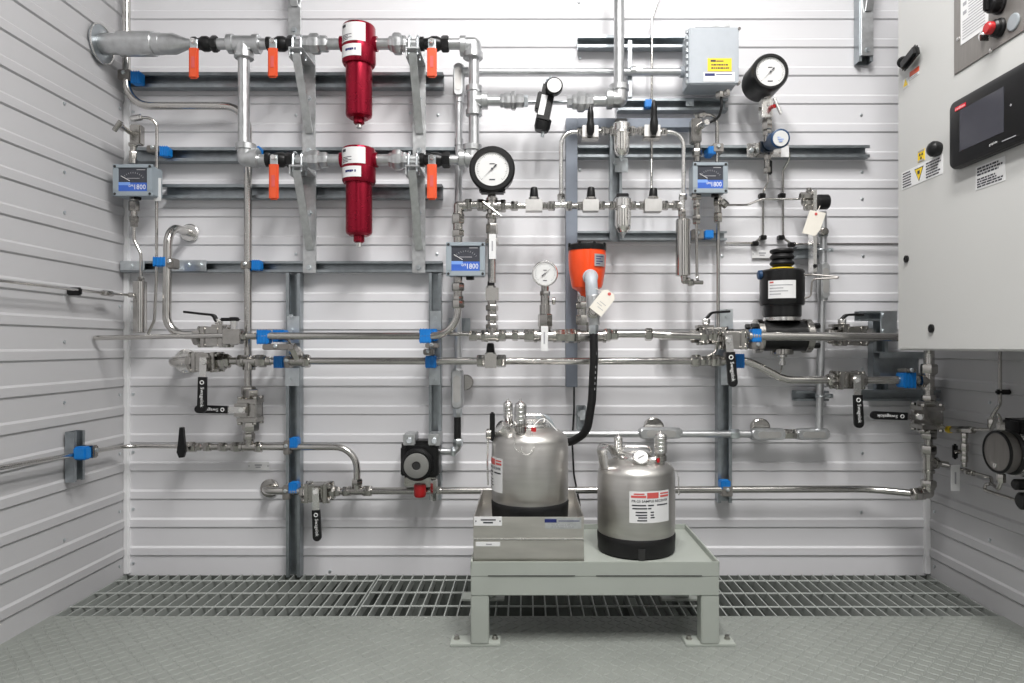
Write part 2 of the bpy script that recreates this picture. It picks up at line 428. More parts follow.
# ================================================================== STRUTS
def strut_prof(h, d0, d1):
    t, lp, rt = .0022, h * .22, .006
    o = h / 2
    return [(-o, d0), (-o, d1), (-o + lp, d1), (-o + lp, d1 - rt), (-o + lp - t, d1 - rt), (-o + lp - t, d1 - t), (-o + t, d1 - t), (-o + t, d0 + t),
            (o - t, d0 + t), (o - t, d1 - t), (o - lp + t, d1 - t), (o - lp + t, d1 - rt), (o - lp, d1 - rt), (o - lp, d1), (o, d1), (o, d0)]
def strut_h(x0, x1, y0, y1, label, d0=.0072, d1=SF, group=None, m='strut_galv', end='strut'):
    a, c = P(x0, y0, d1), P(x1, y1, d1)
    pr = strut_prof(a.z - c.z, d0, d1); zc = (a.z + c.z) / 2
    return one('strut_channel', MB().extr(pr, lambda u, v, t: V((t, -v, zc + u)), a.x, c.x), m, label, 'strut channel', group, True)
def strut_v(x0, x1, y0, y1, label, d0=.0072, d1=SF, group=None, m='strut_galv'):
    a, c = P(x0, y0, d1), P(x1, y1, d1)
    pr = strut_prof(c.x - a.x, d0, d1); xc = (a.x + c.x) / 2
    return one('strut_channel', MB().extr(pr, lambda u, v, t: V((xc + u, -v, t)), a.z, c.z), m, label, 'strut channel', group, True)
strut_h(130, 443, 72, 87, 'long galvanised strut channel just below the upper row of orange-handled valves')
strut_h(131, 467, 147, 161, 'long galvanised strut channel running behind the lower orange-handled valves')
strut_h(162, 442, 184, 198, 'long galvanised strut channel between lower valves and bracket feet')
strut_h(120, 442, 261, 272, 'galvanised strut channel that carries the feet of the lower brackets')
strut_h(578, 686, 35, 47, 'short strut channel ending at the grey wall box, topmost on this wall')
strut_h(618, 728, 98, 110, 'short strut channel passing just under the grey wall box')
strut_h(578, 870, 145, 157, 'strut channel ending in an open cut end beside the blue-capped transmitter')
strut_h(578, 727, 231, 240, 'strut channel behind the lower glass bowl, below the row of black-knob valves')
strut_v(286, 300, 273, 577.4, 'tall upright strut channel standing on the floor grating below the blue clamps')
strut_v(429, 441, 273, 500, 'upright strut channel ending behind the black air regulator')
strut_v(718, 732, 312, 503, 'upright strut channel behind the front valve beside the black actuator')
strut_v(610, 622, 129, 240, 'short upright strut carrying the two glass filter bowls', SF + .0006, .067)
strut_v(873, 888, 311, 401, 'upright strut channel partly hidden by the control cabinet', .0072, .036)
strut_h(861, 941, 390, 401, 'lowest short strut channel behind the lower end of the cabinet', .037, .066)
strut_h(880, 925, 352, 379, 'pale double strut behind the blue clamp under the cabinet', .037, .07)
strut_h(860, 897, 311, 321, 'short strut stub projecting at the cabinet edge behind a valve lever', .037, .07)
strut_h(796, 829, 391, 401, 'dark short strut stub holding the lower conduit clamp')
strut_h(797, 822, 246, 258, 'dark short strut stub beside the black actuator bellows')
strut_v(577, 586, 406, 430, 'tiny strut stub behind the black hose')
strut_v(645 - 196, 470, 318, 331, 'small strut stub behind the bend under the blue-faced meter', .0072, .02)
strut_v(859, 873, -30, 61, 'upright strut channel behind the bracket high up beside the cabinet')
# fixing plates screwed over the struts
def plate(x0, y0, x1, y1, d, label, bolts, m='zinc', th=.005, cat='fixing plate'):
    c = P((x0 + x1) / 2, (y0 + y1) / 2, d)
    t = T('fixing_plate', label, cat, c)
    t.p('plate', MB().pbox(x0, y0, x1, y1, d, d + th), m)
    for bx, by in bolts:
        q = P(bx, by, d + th)
        b = MB().lathe(q, V((0, -1, 0)), [(0, .0085), (.0012, .0085), (.0012, .0062), (.005, .0058)], 6)
        t.p('bolt', b, 'zinc')
    return t
plate(287, 316, 299, 343, SF + .0004, 'zinc fixing plate on the tall strut above the blue clamps', [(291, 317), (291, 330)])
plate(285, 368, 299, 386, SF + .0004, 'zinc fixing plate on the tall strut just below the sensor fitting', [(290, 379)])
plate(430, 311, 441, 330, SF + .0004, 'zinc fixing plate above the blue clamps beside the meter bend', [(435, 318)])
plate(429, 366, 440, 385, SF + .0004, 'zinc fixing plate below the blue clamps beside the meter bend', [(434, 380)])
plate(720, 309, 733, 335, SF + .0004, 'zinc plate on the strut behind the black valve lever', [(727, 316)])
plate(721, 364, 731, 385, SF + .0004, 'zinc plate on the strut behind the hanging black valve handle', [(725, 380)])
plate(171, 260, 206, 271, SF + .0004, 'bluish zinc splice plate on the strut beside the curved pipe', [(188, 265), (200, 265)])
plate(881, 311, 897, 336, .0708, 'zinc angle plate at the cabinet edge with two bolts', [(884, 315), (884, 331)])
plate(120, 261, 144, 270, SF + .0004, 'zinc plate at the corner end of the bracket-foot strut', [(131, 266)])
plate(686, 99, 694, 106, SF + .0004, 'small zinc bracket foot under the grey wall box', [(690, 103)])
plate(615, 158, 628, 172, .0676, 'zinc bracket below the upper glass bowl', [(616, 163)])
plate(580, 410, 585, 420, SF + .0004, 'small bolted plate on the strut stub behind the hose', [(580, 414)])

# ================================================================== PIPE BRACKETS
def bracket(xc, ytop, yfoot, ypipe, dpipe, label, dia=12, wid=13, strap=True):
    """bar against the struts, arm out to the pipe, sloping brace, U-bolt round the pipe"""
    d0 = SF + .0004; X = P(xc, 0, d0).x; w = L(wid, d0)
    zp = P(0, ypipe, dpipe).z; zt = P(0, ytop, d0).z; zf = P(0, yfoot, d0).z
    r = L(dia, dpipe) / 2
    t = T('pipe_bracket', label, 'bracket', V((X, -d0, zf)))
    t.p('back_plate', MB().box((X, -d0 - .003, (zt + zf) / 2), w, .006, zt - zf, bev=.0008), 'galv')
    za = zp - r - .004; yo = -(dpipe + .032)
    arm = MB(); arm.box((X, (-d0 - .006 + yo) / 2, za - .003), w, abs(yo + d0 + .006), .005, bev=.0008)
    arm.box((X - w / 2 + .002, (-d0 - .006 + yo) / 2, za - .016), .004, abs(yo + d0 + .006), .022, bev=.0008)
    t.p('arm', arm, 'galv')
    zb = zf + (zp - zf) * (.22 if strap else .3)
    a = V((X - .002, yo + .012, za - .012)); c = V((X + .002, -d0 - .009, zb)); ax = (c - a)
    rot = Matrix((V((1, 0, 0)), ax.normalized().cross(V((1, 0, 0))), ax.normalized())).transposed()
    t.p('brace', MB().box((a + c) / 2, w * .58, .005, ax.length, rot, .0008), 'galv')
    for z in (zf + .014, zb + (zt - zb) * .42, zb + (zt - zb) * .76):
        if zf < z < za - .03:
            t.p('bolt', MB().lathe((X, -d0 - .006, z), (0, -1, 0), [(0, .009), (.0012, .009), (.0012, .0065), (.006, .006)], 6), 'zinc')
    if strap:
        for s in (-1, 1):
            xx = X + s * w * .3
            u = MB(); y0 = -dpipe
            u.sweep([V((xx, y0 - r - .003, za - .016)), V((xx, y0 - r - .003, zp + r + .004)), V((xx, y0 + r + .003, zp + r + .004)), V((xx, y0 + r + .003, za - .016))], .0028, r + .002, 8)
            t.p('u_bolt', u, 'zinc')
    return t
TOP = .125
bracket(309.5, 50, 156, 44, TOP, 'galvanised triangular bracket under the upper pipe before the upper red filter')
bracket(419.5, 50, 156, 44, TOP, 'galvanised triangular bracket under the upper pipe beyond the upper red filter')
bracket(310, 163, 273, 160, TOP, 'galvanised triangular bracket under the lower pipe before the lower red filter')
bracket(419, 163, 273, 160, TOP, 'galvanised triangular bracket under the lower pipe beyond the lower red filter')
bracket(295, -80, 36, -78, TOP, 'galvanised bracket foot hanging into view above the upper pipe', strap=False)
bracket(866.5, -120, 56, -110, TOP, 'galvanised bracket high up beside the control cabinet', strap=False, wid=12)

# ================================================================== CLAMPS
def clamp(x, y, d, label, metal, blue, d_back=SF, strap=None, fr=.012):
    """two-piece cushion clamp: metal strap block beside a blue cushion round the pipe"""
    t = T('pipe_clamp', label, 'clamp', P(x, y, d))
    if d > .09:                                      # stands off the strut on a threaded post
        t.p('post', MB().cyl(P(x + (VX - x) * .012, y, d_back + .0006), P(x, y, d - .01), .005, 10), 'zinc')
        d_back = d - .024
    if metal:
        x0, y0, x1, y1 = metal
        t.p('strap', MB().pbox(x0, y0, x1, y1, d_back + .0006, d + fr, .0025), 'plate_steel' if strap is None else strap)
        t.p('bolt', MB().lathe(P((x0 + x1) / 2, y0 + (y1 - y0) * .35, d + fr), (0, -1, 0), [(0, .006), (.004, .0055), (.005, .004)], 6), 'zinc')
    x0, y0, x1, y1 = blue
    b = MB().pbox(x0, y0, x1, y1, d_back + .0006, d + fr * .8, .003)
    a, c = P(x0, y0, d + fr * .8), P(x1, y1, d + fr * .8)
    n = 4                                           # the ribs of the cushion
    for i in range(n):
        q = a.x + (c.x - a.x) * (i + .5) / n
        b.box((q, -(d + fr * .8) , (a.z + c.z) / 2), abs(c.x - a.x) / n * .5, .003, abs(a.z - c.z) * 1.06, bev=.001)
    t.p('cushion', b, 'blue_plastic', label='blue ribbed cushion')
    return t
PD = .055
clamp(127, 75, PD, 'blue pipe clamp on the corner end of the uppermost long strut', (117, 69, 130, 79), (130, 71, 140, 83))
clamp(156, 149, PD, 'blue clamp holding the thin tube above the corner blue-faced meter', (146, 145, 159, 152), (159, 146, 168, 156))
clamp(248, 150, PD, 'blue clamp holding the tall pipe just behind the lower elbow', (241, 147, 251, 157), (251, 146, 260, 157))
clamp(248, 265, PD, 'blue clamp on the tall pipe at the bracket-foot strut', (240, 261, 250, 269), (251, 260, 260, 270))
clamp(161, 262, .127, 'blue clamp round the curved pipe near the corner', (166, 258, 173, 268), (152, 257, 166, 266), fr=.014)
clamp(264, 336, .15, 'blue clamp on the front pipe beside the tall strut, upper of two', (262, 344, 289, 350), (256, 330, 268, 344))
clamp(280, 336, .115, 'blue clamp behind the front pipe, nearest the tall strut', None, (272, 330, 285, 342))
clamp(277, 361, .10, 'small blue clamp just under the double blue clamps on the tall strut', (284, 356, 289, 368), (273, 356, 283, 368), fr=.017)
clamp(290, 447, .06, 'blue clamp on the tall strut where the bent pipe crosses it', (283, 441, 289, 455), (289, 438, 297, 448))
clamp(290, 491, .06, 'lowest blue clamp on the tall strut beside the wall outlet', (282, 486, 289, 500), (288, 483, 297, 493))
clamp(428, 336, .15, 'blue clamp under the blue-faced meter, upper of the pair', (425, 343, 438, 348), (419, 329, 431, 343))
clamp(434, 333, .10, 'blue clamp half hidden behind the pipe bend below the meter', None, (429, 329, 437, 341))
clamp(430, 361, .10, 'blue clamp under the blue-faced meter, lower of the pair', (423, 349, 433, 355), (425, 356, 436, 368), fr=.017)
clamp(757, 336, .162, 'bright blue clamp on the front pipe against the black actuator', (752, 342, 764, 349), (752, 329, 762, 342))
clamp(741, 361, .10, 'dark blue clamp beside the hanging black valve handle', (727, 352, 733, 365), (736, 354, 745, 368), fr=.017)
clamp(911, 380, .118, 'dark blue clamp in shade below the cabinet', (906, 369, 917, 372), (904, 373, 917, 388), fr=.024)
clamp(727, 491, .06, 'blue clamp at the foot of the strut beside the grey stand', (722, 486, 733, 497), (721, 481, 731, 489))
clamp(709, 149, .075, 'blue clamp above the blue-faced meter beside the cabinet side', (713, 143, 724, 152), (708, 146, 716, 154))
clamp(711, 234, PD, 'blue clamp with steel straps holding two tubes below the meter beside the sample cylinder', (692, 229, 704, 239), (705, 230, 714, 238))
clamp(649, 102, .05, 'small blue clamp on the thin upright tube by the wall box', None, (645, 99, 652, 107))

# conduit clamps, plain steel
def cclamp(x, y, d, w, label, back=SF):
    t = T('conduit_clamp', label, 'clamp', P(x, y, d)); r = L(w, d) / 2; c = P(x, y, d)
    b = MB().torus(c, (0, 0, 1), r + .0015, .0022, 20, 8); t.p('strap', b, 'zinc')
    t.p('clamp_ear', MB().box(c + V((r + .012, -.0, 0)), .022, .006, .012, bev=.001), 'zinc')
    t.p('foot', MB().box((c.x, (-back - .0006 + c.y + r) / 2, c.z), .014, max(.004, abs(c.y + r + back)), .014, bev=.001), 'zinc')
    t.p('bolt', MB().cyl(c + V((r + .016, -.008, 0)), c + V((r + .016, .008, 0)), .003, 8), 'zinc')
    return t
cclamp(820.5, 250, .058, 9, 'steel clamp on the conduit beside the actuator bellows')
cclamp(820.5, 396, .058, 8, 'steel clamp holding the conduit above the lower conduit box')
k = cclamp(631, 70, .055, 7, 'steel clamp on the pale conduit behind the galvanised riser', .0072)
k.p('hanger_strap', MB().pbox(628, 40, 632, 97, SF + .0006, .043, .0008), 'strut_galv')
# ================================================================== GALVANISED AIR LINE
def black_valve(x0, x1, y, hx, hy1, label):
    d = TOP; c = P((x0 + x1) / 2, y, d)
    t = T('ball_valve', label, 'valve', c, None)
    b = MB(); ln = L(x1 - x0, d); r = L(15, d) / 2; ax = V((1, 0, 0)); a = c - ax * ln / 2
    b.lathe(a, ax, [(0, r * .8), (.001, r * .92), (ln * .14, r * .92), (ln * .16, r * .72), (ln * .3, r * .78), (ln * .42, r * 1.0), (ln * .6, r * 1.0), (ln * .72, r * .78), (ln * .82, r * .72), (ln * .84, r * .95), (ln * .99, r * .95), (ln, r * .8)], 20)
    t.p('body', b, 'black_paint')
    t.p('end_hex', MB().hexa(a + ax * ln * .74, a + ax * ln * 1.0, r * 1.08), 'black_paint')
    s = P(hx, y - 3, d + .012)
    # stem towards the room, with the lever hanging from it
    dh = d + .030
    t.p('stem', MB().cyl(P(hx, y, d), P(hx, y, dh), .007, 12), 'zinc')
    q = P(hx, y - 2, dh)
    h = MB(); top = P(hx, y - 5, dh); bot = P(hx, y + 8, dh)
    h.box((top + bot) / 2, .020, .003, (top - bot).length, bev=.001); lv = t.p('lever', h, 'zinc')
    w = L(9.8, dh)
    a0, a1 = P(hx, y + 3, dh), P(hx, hy1, dh)
    g = MB().box((a0 + a1) / 2 + V((0, -.001, 0)), w, .009, (a0 - a1).length, bev=.0042)
    gr = t.p('grip', g, 'orange_grip', lv, 'orange lever sleeve')
    zc = (a0 + a1) / 2
    t.p('print', MB().box(zc + V((0, -.0062, 0)), w * .34, .0006, .030), 'ink_red', gr)
    t.p('nut', MB().hexa(q + V((0, -.001, 0)), q + V((0, -.011, 0)), .0075), 'bright_steel')
black_valve(193, 218, 44, 194, 79, 'black ball valve with orange handle nearest the wall flange')
black_valve(267, 295, 44, 273, 78, 'black ball valve with orange handle on upper pipe just before the upper red filter')
black_valve(420, 449, 44, 432, 78, 'black ball valve with orange handle on upper pipe beyond the upper red filter')
black_valve(266, 294, 160, 274, 200, 'black ball valve with orange handle on lower pipe before the lower red filter')
black_valve(420, 450, 160, 432, 200, 'black ball valve with orange handle on lower pipe beside the round gauge')

def air_filter(x, y, label, dtop):
    t = T('air_filter', label, 'filter', P(x, y, TOP)); d = TOP
    c = P(x, y, d); R = L(32.5, d) / 2; r = L(26, d) / 2
    z = lambda yy: P(0, yy, d).z - c.z
    y0, yh, yb, yt = dtop
    dn = V((0, 0, -1)); top = V((c.x, c.y, P(0, y0, d).z)); hl = L(yh - y0, d)
    t.p('head', MB().lathe(top, dn, [(0, R * .95), (.004, R), (hl * .55, R), (hl * .55 + .001, R * 1.02), (hl * .93, R * 1.02), (hl, R * .93)], 36), 'red_anodised')
    hb = top + dn * hl; bl = L(yb - yh, d)
    t.p('bowl', MB().lathe(hb, dn, [(0, r), (bl * .92, r), (bl * .96, r * .95), (bl, r * .72)], 36), 'red_anodised')
    bb = hb + dn * bl; tl = L(yt - yb, d)
    dr = t.p('drain', MB().lathe(bb, dn, [(0, r * .42), (tl * .5, r * .42), (tl * .62, r * .3)], 16), 'red_anodised')
    t.p('drain_tip', MB().lathe(bb + dn * tl * .6, dn, [(0, r * .2), (tl * .4, r * .2)], 10), 'bright_steel', dr)
    za, zb = top.z - .006, top.z - hl * .52
    l1 = t.p('label', MB().cylpatch((c.x, c.y), R + .0004, -1.15, .62, zb, za), 'white_label', label='white wrap-around sticker')
    k = MB()
    k.cylpatch((c.x, c.y), R + .0012, -.95, -.62, za - .011, za - .004, .0003, 6)
    for i in range(4): k.cylpatch((c.x, c.y), R + .0012, -.95, -.95 + (.75 if i % 2 else .5), zb + .004 + i * .004, zb + .0055 + i * .004, .0003, 6)
    t.p('print', k, 'ink', l1)
    za2, zb2 = top.z - hl * .60, top.z - hl * .9
    l2 = t.p('label', MB().cylpatch((c.x, c.y), R * 1.02 + .0004, -1.0, .36, zb2, za2), 'white_label', label='lower white sticker')
    k = MB(); m = (za2 + zb2) / 2
    for i in range(5): k.cylpatch((c.x, c.y), R * 1.02 + .0012, -.62 + i * .15, -.62 + i * .15 + (.14 if i < 3 else .08), m - .002 + (i % 2) * .001, m + .004, .0003, 4)
    t.p('print', k, 'ink_blue', l2)
    for s in (-1, 1):
        t.p('port', MB().cyl(V((c.x + s * R * .8, c.y, c.z)), V((c.x + s * (R + .006), c.y, c.z)), L(15, d) / 2, 20), 'red_anodised')
air_filter(359, 44, 'red cylindrical air filter on the upper pipe', (27, 66, 119, 128))
air_filter(359, 160, 'red cylindrical air filter on the lower pipe', (149, 184, 236, 247))

d = TOP
# main inlet from the left wall to the first valve
t = T('galvanised_pipe', 'thick galvanised inlet pipe with reducer and wall flange in the upper corner', 'pipe', V((-HALF, -d, P(0, 44, d).z)))
c = V((-HALF, -d, P(0, 44, d).z)); ax = V((1, 0, 0))
t.p('wall_flange', MB().lathe(c + ax * .0075, ax, [(0, .052), (.003, .052), (.004, .050), (.0045, .030)], 36), 'strut_galv')
t.p('flange_rim', MB().torus(c + ax * .0115, ax, .0505, .0022, 40, 8), 'bright_steel')
x = lambda px: P(px, 44, d)
t.p('pipe', MB().cyl(c + ax * .001, x(122), L(20, d) / 2, 28), 'galv_pipe')
t.p('sleeve', MB().cyl(x(120), x(155), L(24, d) / 2, 28, ch=.001), 'galv_pipe')
t.p('pipe', MB().cyl(x(150), x(162), L(21, d) / 2, 28), 'galv_pipe')
t.p('reducer', MB().lathe(x(160), ax, [(0, L(20, d) / 2), (L(15, d), L(20, d) / 2), (L(27, d), L(11, d) / 2), (L(34, d), L(9, d) / 2)], 28), 'galv_pipe')
# upper line
t = T('galvanised_pipe', 'galvanised tee with pipe dropping from upper to lower row beside the first valve', 'pipe', P(244, 100, d))
t.hrow(44, d, [(216, 230, 11, 'c')], 'galv_pipe')
t.tee(244, 44, d, {'l': 16, 'r': 16, 'd': 15}, 16, 'galv_pipe', 3)
t.hrow(44, d, [(258, 269, 11, 'c')], 'galv_pipe')
t.pipe([(244, 56, d), (244, 150, d)], 11.5, 'galv_pipe')
t.tee(246, 158, d, {'u': 14, 'r': 13}, 17, 'galv_pipe', 3, 'elbow_fitting')
t.hrow(160, d, [(256, 268, 11, 'c')], 'galv_pipe')
for yy, nm in ((44, 'upper'), (160, 'lower')):
    t = T('galvanised_pipe', f'short galvanised nipple and union between bracket and the {nm} red filter', 'pipe', P(318, yy, d))
    t.cy(293, yy, 306, yy, d, 10, 'nipple', 'galv_pipe'); t.hx(303, yy, 311, yy, d, 15, m='galv_pipe', n=8); t.hx(310, yy, 320, yy, d, 19, 'union_fitting', 'galv_pipe', 8); t.hx(319, yy, 328, yy, d, 15, m='galv_pipe', n=8)
    t.cy(327, yy, 342, yy, d, 11, 'nipple', 'galv_pipe')
    t = T('galvanised_pipe', f'short galvanised nipple and union between the {nm} red filter and the next bracket', 'pipe', P(396, yy, d))
    t.cy(375, yy, 390, yy, d, 11, 'nipple', 'galv_pipe'); t.hx(389, yy, 394, yy, d, 14, m='galv_pipe', n=8); t.hx(393, yy, 402, yy, d, 20, 'union_fitting', 'galv_pipe', 8); t.hx(401, yy, 407, yy, d, 15, m='galv_pipe', n=8)
    t.cy(406, yy, 422, yy, d, 10, 'nipple', 'galv_pipe')
t = T('galvanised_pipe', 'galvanised pipe turning down beside the last upper valve, with a side tee', 'pipe', P(474, 100, d))
t.hrow(44, d, [(447, 462, 11, 'c')], 'galv_pipe')
t.tee(473, 46, d, {'l': 13, 'd': 13}, 17, 'galv_pipe', 3, 'elbow_fitting')
t.pipe([(474, 57, d), (474, 150, d)], 10.5, 'galv_pipe')
t.tee(474, 101, d, {'u': 15, 'd': 15, 'r': 14}, 14, 'galv_pipe', 3)
t.tee(472, 159, d, {'u': 14, 'l': 13}, 17, 'galv_pipe', 3, 'elbow_fitting')
t.hrow(160, d, [(449, 462, 10, 'c')], 'galv_pipe')
t.hrow(101, d, [(486, 501, 10, 'c')], 'galv_pipe')
for a0, a1, w in ((500, 505, 13), (504, 512, 15), (511, 516, 18), (515, 524, 13)): t.hx(a0, 101, a1, 101, d, w, 'union_fitting', 'galv_pipe', 8)
t.hx(523, 101, 528, 101, d, 11, m='zinc'); t.pipe([(527, 102, d), (541, 102, d)], 2.6, 'strut_galv')
# tilted black regulator with gauge
t = T('air_regulator', 'small tilted black regulator with white-faced gauge between two galvanised unions', 'regulator', P(548, 108, d))
rt = Matrix.Rotation(math.radians(12), 3, 'Y'); c = P(547, 104, d)
def rel(dx, dy, dd=0): return c + rt @ V((L(dx, d), -dd, -L(dy, d)))
t.p('body', MB().box(rel(-1, 1), L(13, d), .05, L(38, d), rt, .004), 'black_plastic')
t.p('side_block', MB().box(rel(-8, 0), L(6, d), .035, L(18, d), rt, .003), 'black_plastic')
t.p('bowl', MB().lathe(rel(0, 16), rt @ V((0, 0, -1)), [(0, L(8, d)), (L(8, d), L(8, d)), (L(12, d), L(6.5, d))], 20), 'black_plastic')
t.p('drain_tip', MB().cyl(rel(2, 27), rel(2, 33), L(1.8, d), 10), 'zinc')
t.p('cap', MB().cyl(rel(-2, -24), rel(-2, -17), L(4, d), 12, ch=.001), 'meter_grey')
t.p('vent_stub', MB().cyl(rel(-2, -28), rel(-2, -24), L(1.6, d), 10), 'zinc')
t.p('label', MB().box(rel(-3.5, 5, .026), L(6, d), .001, L(20, d), rt), 'white_label', label='white strip label')
g = rel(4, -13, .026)
gc = t.p('gauge_case', MB().lathe(g, (0, -1, 0), [(0, L(8, d)), (.004, L(8.4, d)), (.02, L(8.4, d)), (.022, L(7.4, d))], 28), 'black_plastic')
t.p('gauge_dial', MB().lathe(g + V((0, -.0221, 0)), (0, -1, 0), [(0, L(7.0, d)), (.001, L(7.0, d))], 28), 'dial_white', gc)
# right hand union, elbow and riser
t = T('galvanised_pipe', 'galvanised riser rising out of view with elbow and union at its foot', 'pipe', P(619, 60, d))
t.pipe([(553, 102, d), (569, 102, d)], 2.6, 'strut_galv')
t.hx(567, 102, 573, 102, d, 11, m='galv_pipe'); t.hx(572, 102, 578, 102, d, 14, m='galv_pipe', n=8); t.hx(577, 102, 585, 102, d, 19, 'union_fitting', 'galv_pipe', 8); t.hx(584, 102, 593, 102, d, 15, 'union_fitting', 'galv_pipe', 8)
t.hrow(101, d, [(592, 610, 11, 'c')], 'galv_pipe')
t.tee(619, 99, d, {'l': 13, 'u': 14}, 17, 'galv_pipe', 3, 'elbow_fitting')
t.pipe([(619, 88, d), (619, -40, d)], 10.5, 'galv_pipe')
# ================================================================== STAINLESS PROCESS LINES
FRONT, REAR, MID = .15, .112, .15
DIRS = {'l': V((-1, 0, 0)), 'r': V((1, 0, 0)), 'u': V((0, 0, 1)), 'd': V((0, 0, -1)), 'f': V((0, -1, 0))}
def sw_body(t, cx, cy, d, axis, span, sz=20):
    """three-piece valve body: block, two end plates tied by four bolts, hex ends"""
    c = P(cx, cy, d); ax = DIRS['r'] if axis == 'h' else DIRS['d']; px = L(1, d)
    u = V((0, -1, 0)); w = ax.cross(u)
    rot = Matrix((ax, u, w)).transposed(); h = sz * px
    t.p('body', MB().box(c, 13 * px, h * .95, h * .9, rot, .002), 'fitting')
    for s in (-1, 1):
        t.p('end_plate', MB().box(c + ax * s * 9 * px, 4.5 * px, h, h, rot, .002), 'fitting')
        e0 = c + ax * s * 11 * px; e1 = c + ax * s * span / 2 * px
        t.p('end_fitting', MB().hexa(e0, e0 + (e1 - e0) * .9, h * .40), 'fitting')
    for a in (-1, 1):
        for b in (-1, 1):
            q = c + (u * a + w * b) * h * .38
            k = MB(); k.cyl(q - ax * 12.6 * px, q + ax * 12.6 * px, 1.7 * px, 8); k.hexa(q - ax * 14 * px, q - ax * 11.4 * px, 2.6 * px); k.hexa(q + ax * 11.4 * px, q + ax * 14 * px, 2.6 * px)
            t.p('body_bolt', k, 'fitting')
    return c, px, h
def sleeve_mesh(a, b, w, th):
    """flat rounded vinyl grip from a to b (b is the free, round end), facing the room"""
    ax = (b - a); ln = ax.length; ax.normalize(); n = V((0, -1, 0)); s = n.cross(ax); pts = []
    r = w / 2
    pts += [a + s * r * .92, a + ax * (ln - r) + s * r]
    for i in range(1, 8): 
        q = PI / 2 - PI * i / 8
        pts.append(a + ax * (ln - r) + ax * math.cos(q) * r + s * math.sin(q) * r)
    pts += [a + ax * (ln - r) - s * r, a - s * r * .92]
    m = MB().prism([p - n * th / 2 for p in pts], n * th)
    es = [e for e in m.bm.edges if len(e.link_faces) == 2 and e.calc_face_angle(0) > 1.2]
    bmesh.ops.bevel(m.bm, geom=es, offset=th * .28, segments=2, affect='EDGES', clamp_overlap=True)
    return m
def sw_valve(cx, cy, d, axis, span, label, hd, h0, h1, sz=20, wid=9.5, hx=None, group=None, slant=0):
    """ball valve whose stem faces the room; lettered black handle points hd, sleeve from h0 to h1"""
    t = T('ball_valve', label, 'valve', P(cx, cy, d), group)
    c, px, h = sw_body(t, cx, cy, d, axis, span, sz)
    hx = cx if hx is None else hx
    n = V((0, -1, 0)); df = d + h / 2; dh = df + .016
    s0 = P(hx, cy, df)
    t.p('stem', MB().cyl(P(hx, cy, df - .004), P(hx, cy, dh + .002), .0075, 12), 'bright_steel')
    t.p('gland_plate', MB().box(P(hx, cy, df + .004), 13 * px, .008, 13 * px, bev=.0015), 'fitting')
    t.p('stem_nut', MB().hexa(P(hx, cy, dh + .001), P(hx, cy, dh + .008), .0078), 'bright_steel')
    dv = DIRS[hd]
    if hd in 'lr': a, b = P(h0, cy + slant * .3, dh), P(h1, cy + slant, dh); s = P(hx, cy, dh)
    else: a, b = P(hx + slant * .3, h0, dh), P(hx + slant, h1, dh); s = P(hx, cy, dh)
    ax = (a - s).normalized(); w = L(wid, dh)
    rot = Matrix((ax, n, ax.cross(n))).transposed()
    lever = t.p('lever', MB().box((s + a) / 2, (a - s).length + w * 1.0, .0028, w * .78, rot, .0008), 'bright_steel')
    grip = t.p('grip', sleeve_mesh(a, b, w, .008), 'black_plastic', lever, 'black vinyl grip with white lettering')
    dv = (b - a).normalized(); ln = (b - a).length
    t.text('Swagelok', a + dv * ln * .56 + n * .0043, dv, n.cross(dv), w * .5, 'ink_white', grip, ln * .56)
    k = MB(); q = a + dv * ln * .15 + n * .0043; k.torus(q, n, w * .2, w * .05, 12, 4)
    t.p('print', k, 'ink_white', grip)
    return t
def lever_valve(cx, cy, d, span, label, lever, sz=19):
    """ball valve with the stem on top and a bent black lever (outline points)"""
    t = T('ball_valve', label, 'valve', P(cx, cy, d))
    c, px, h = sw_body(t, cx, cy, d, 'h', span, sz)
    sx, sy = lever[0]
    t.p('stem', MB().cyl(P(sx, cy - sz * .42, d), P(sx, sy - 1, d), .0085, 12), 'fitting')
    t.p('stem_nut', MB().hexa(P(sx, sy + 3, d), P(sx, sy - 2, d), .011), 'bright_steel')
    t.p('stop_plate', MB().pbox(sx - 8, cy - sz * .5 - 2, sx + 8, cy - sz * .5 + 1, d - .018, d + .018, .001), 'fitting')
    pts = [P(*q, d) for q in lever]; m = MB(); n = V((0, -1, 0))
    pp = m.path(pts, .012, 5); rings = []
    for i, p in enumerate(pp):
        tg = (pp[min(i + 1, len(pp) - 1)] - pp[max(0, i - 1)]).normalized(); up = n.cross(tg)
        f = i / (len(pp) - 1); hw = .009 + .004 * f; hh = .0032
        rings.append([m.bm.verts.new(p + n * a * hw + up * b * hh) for a, b in ((-1, -.5), (-.8, -1), (.8, -1), (1, -.5), (1, .5), (.8, 1), (-.8, 1), (-1, .5))])
    m.quad_faces(rings); t.p('lever', m, 'black_plastic')
    return t

# ---- tall pipe that comes down in the corner, crosses over and drops to the lower manifold
t = T('steel_pipe', 'long stainless pipe coming down the corner, crossing over and dropping behind galvanised elbow', 'pipe', P(248, 380, PD))
t.pipe([(126.5, -40, PD), (126.5, 106, PD), (248, 106, PD), (248, 392, PD)], 7.6, bend=24)
t.vrow(248.5, PD, [(386, 395, 13, 'h')])
t.cy(116, 45, 116, 46, PD, 1, 'weld_mark', 'steel') if False else None
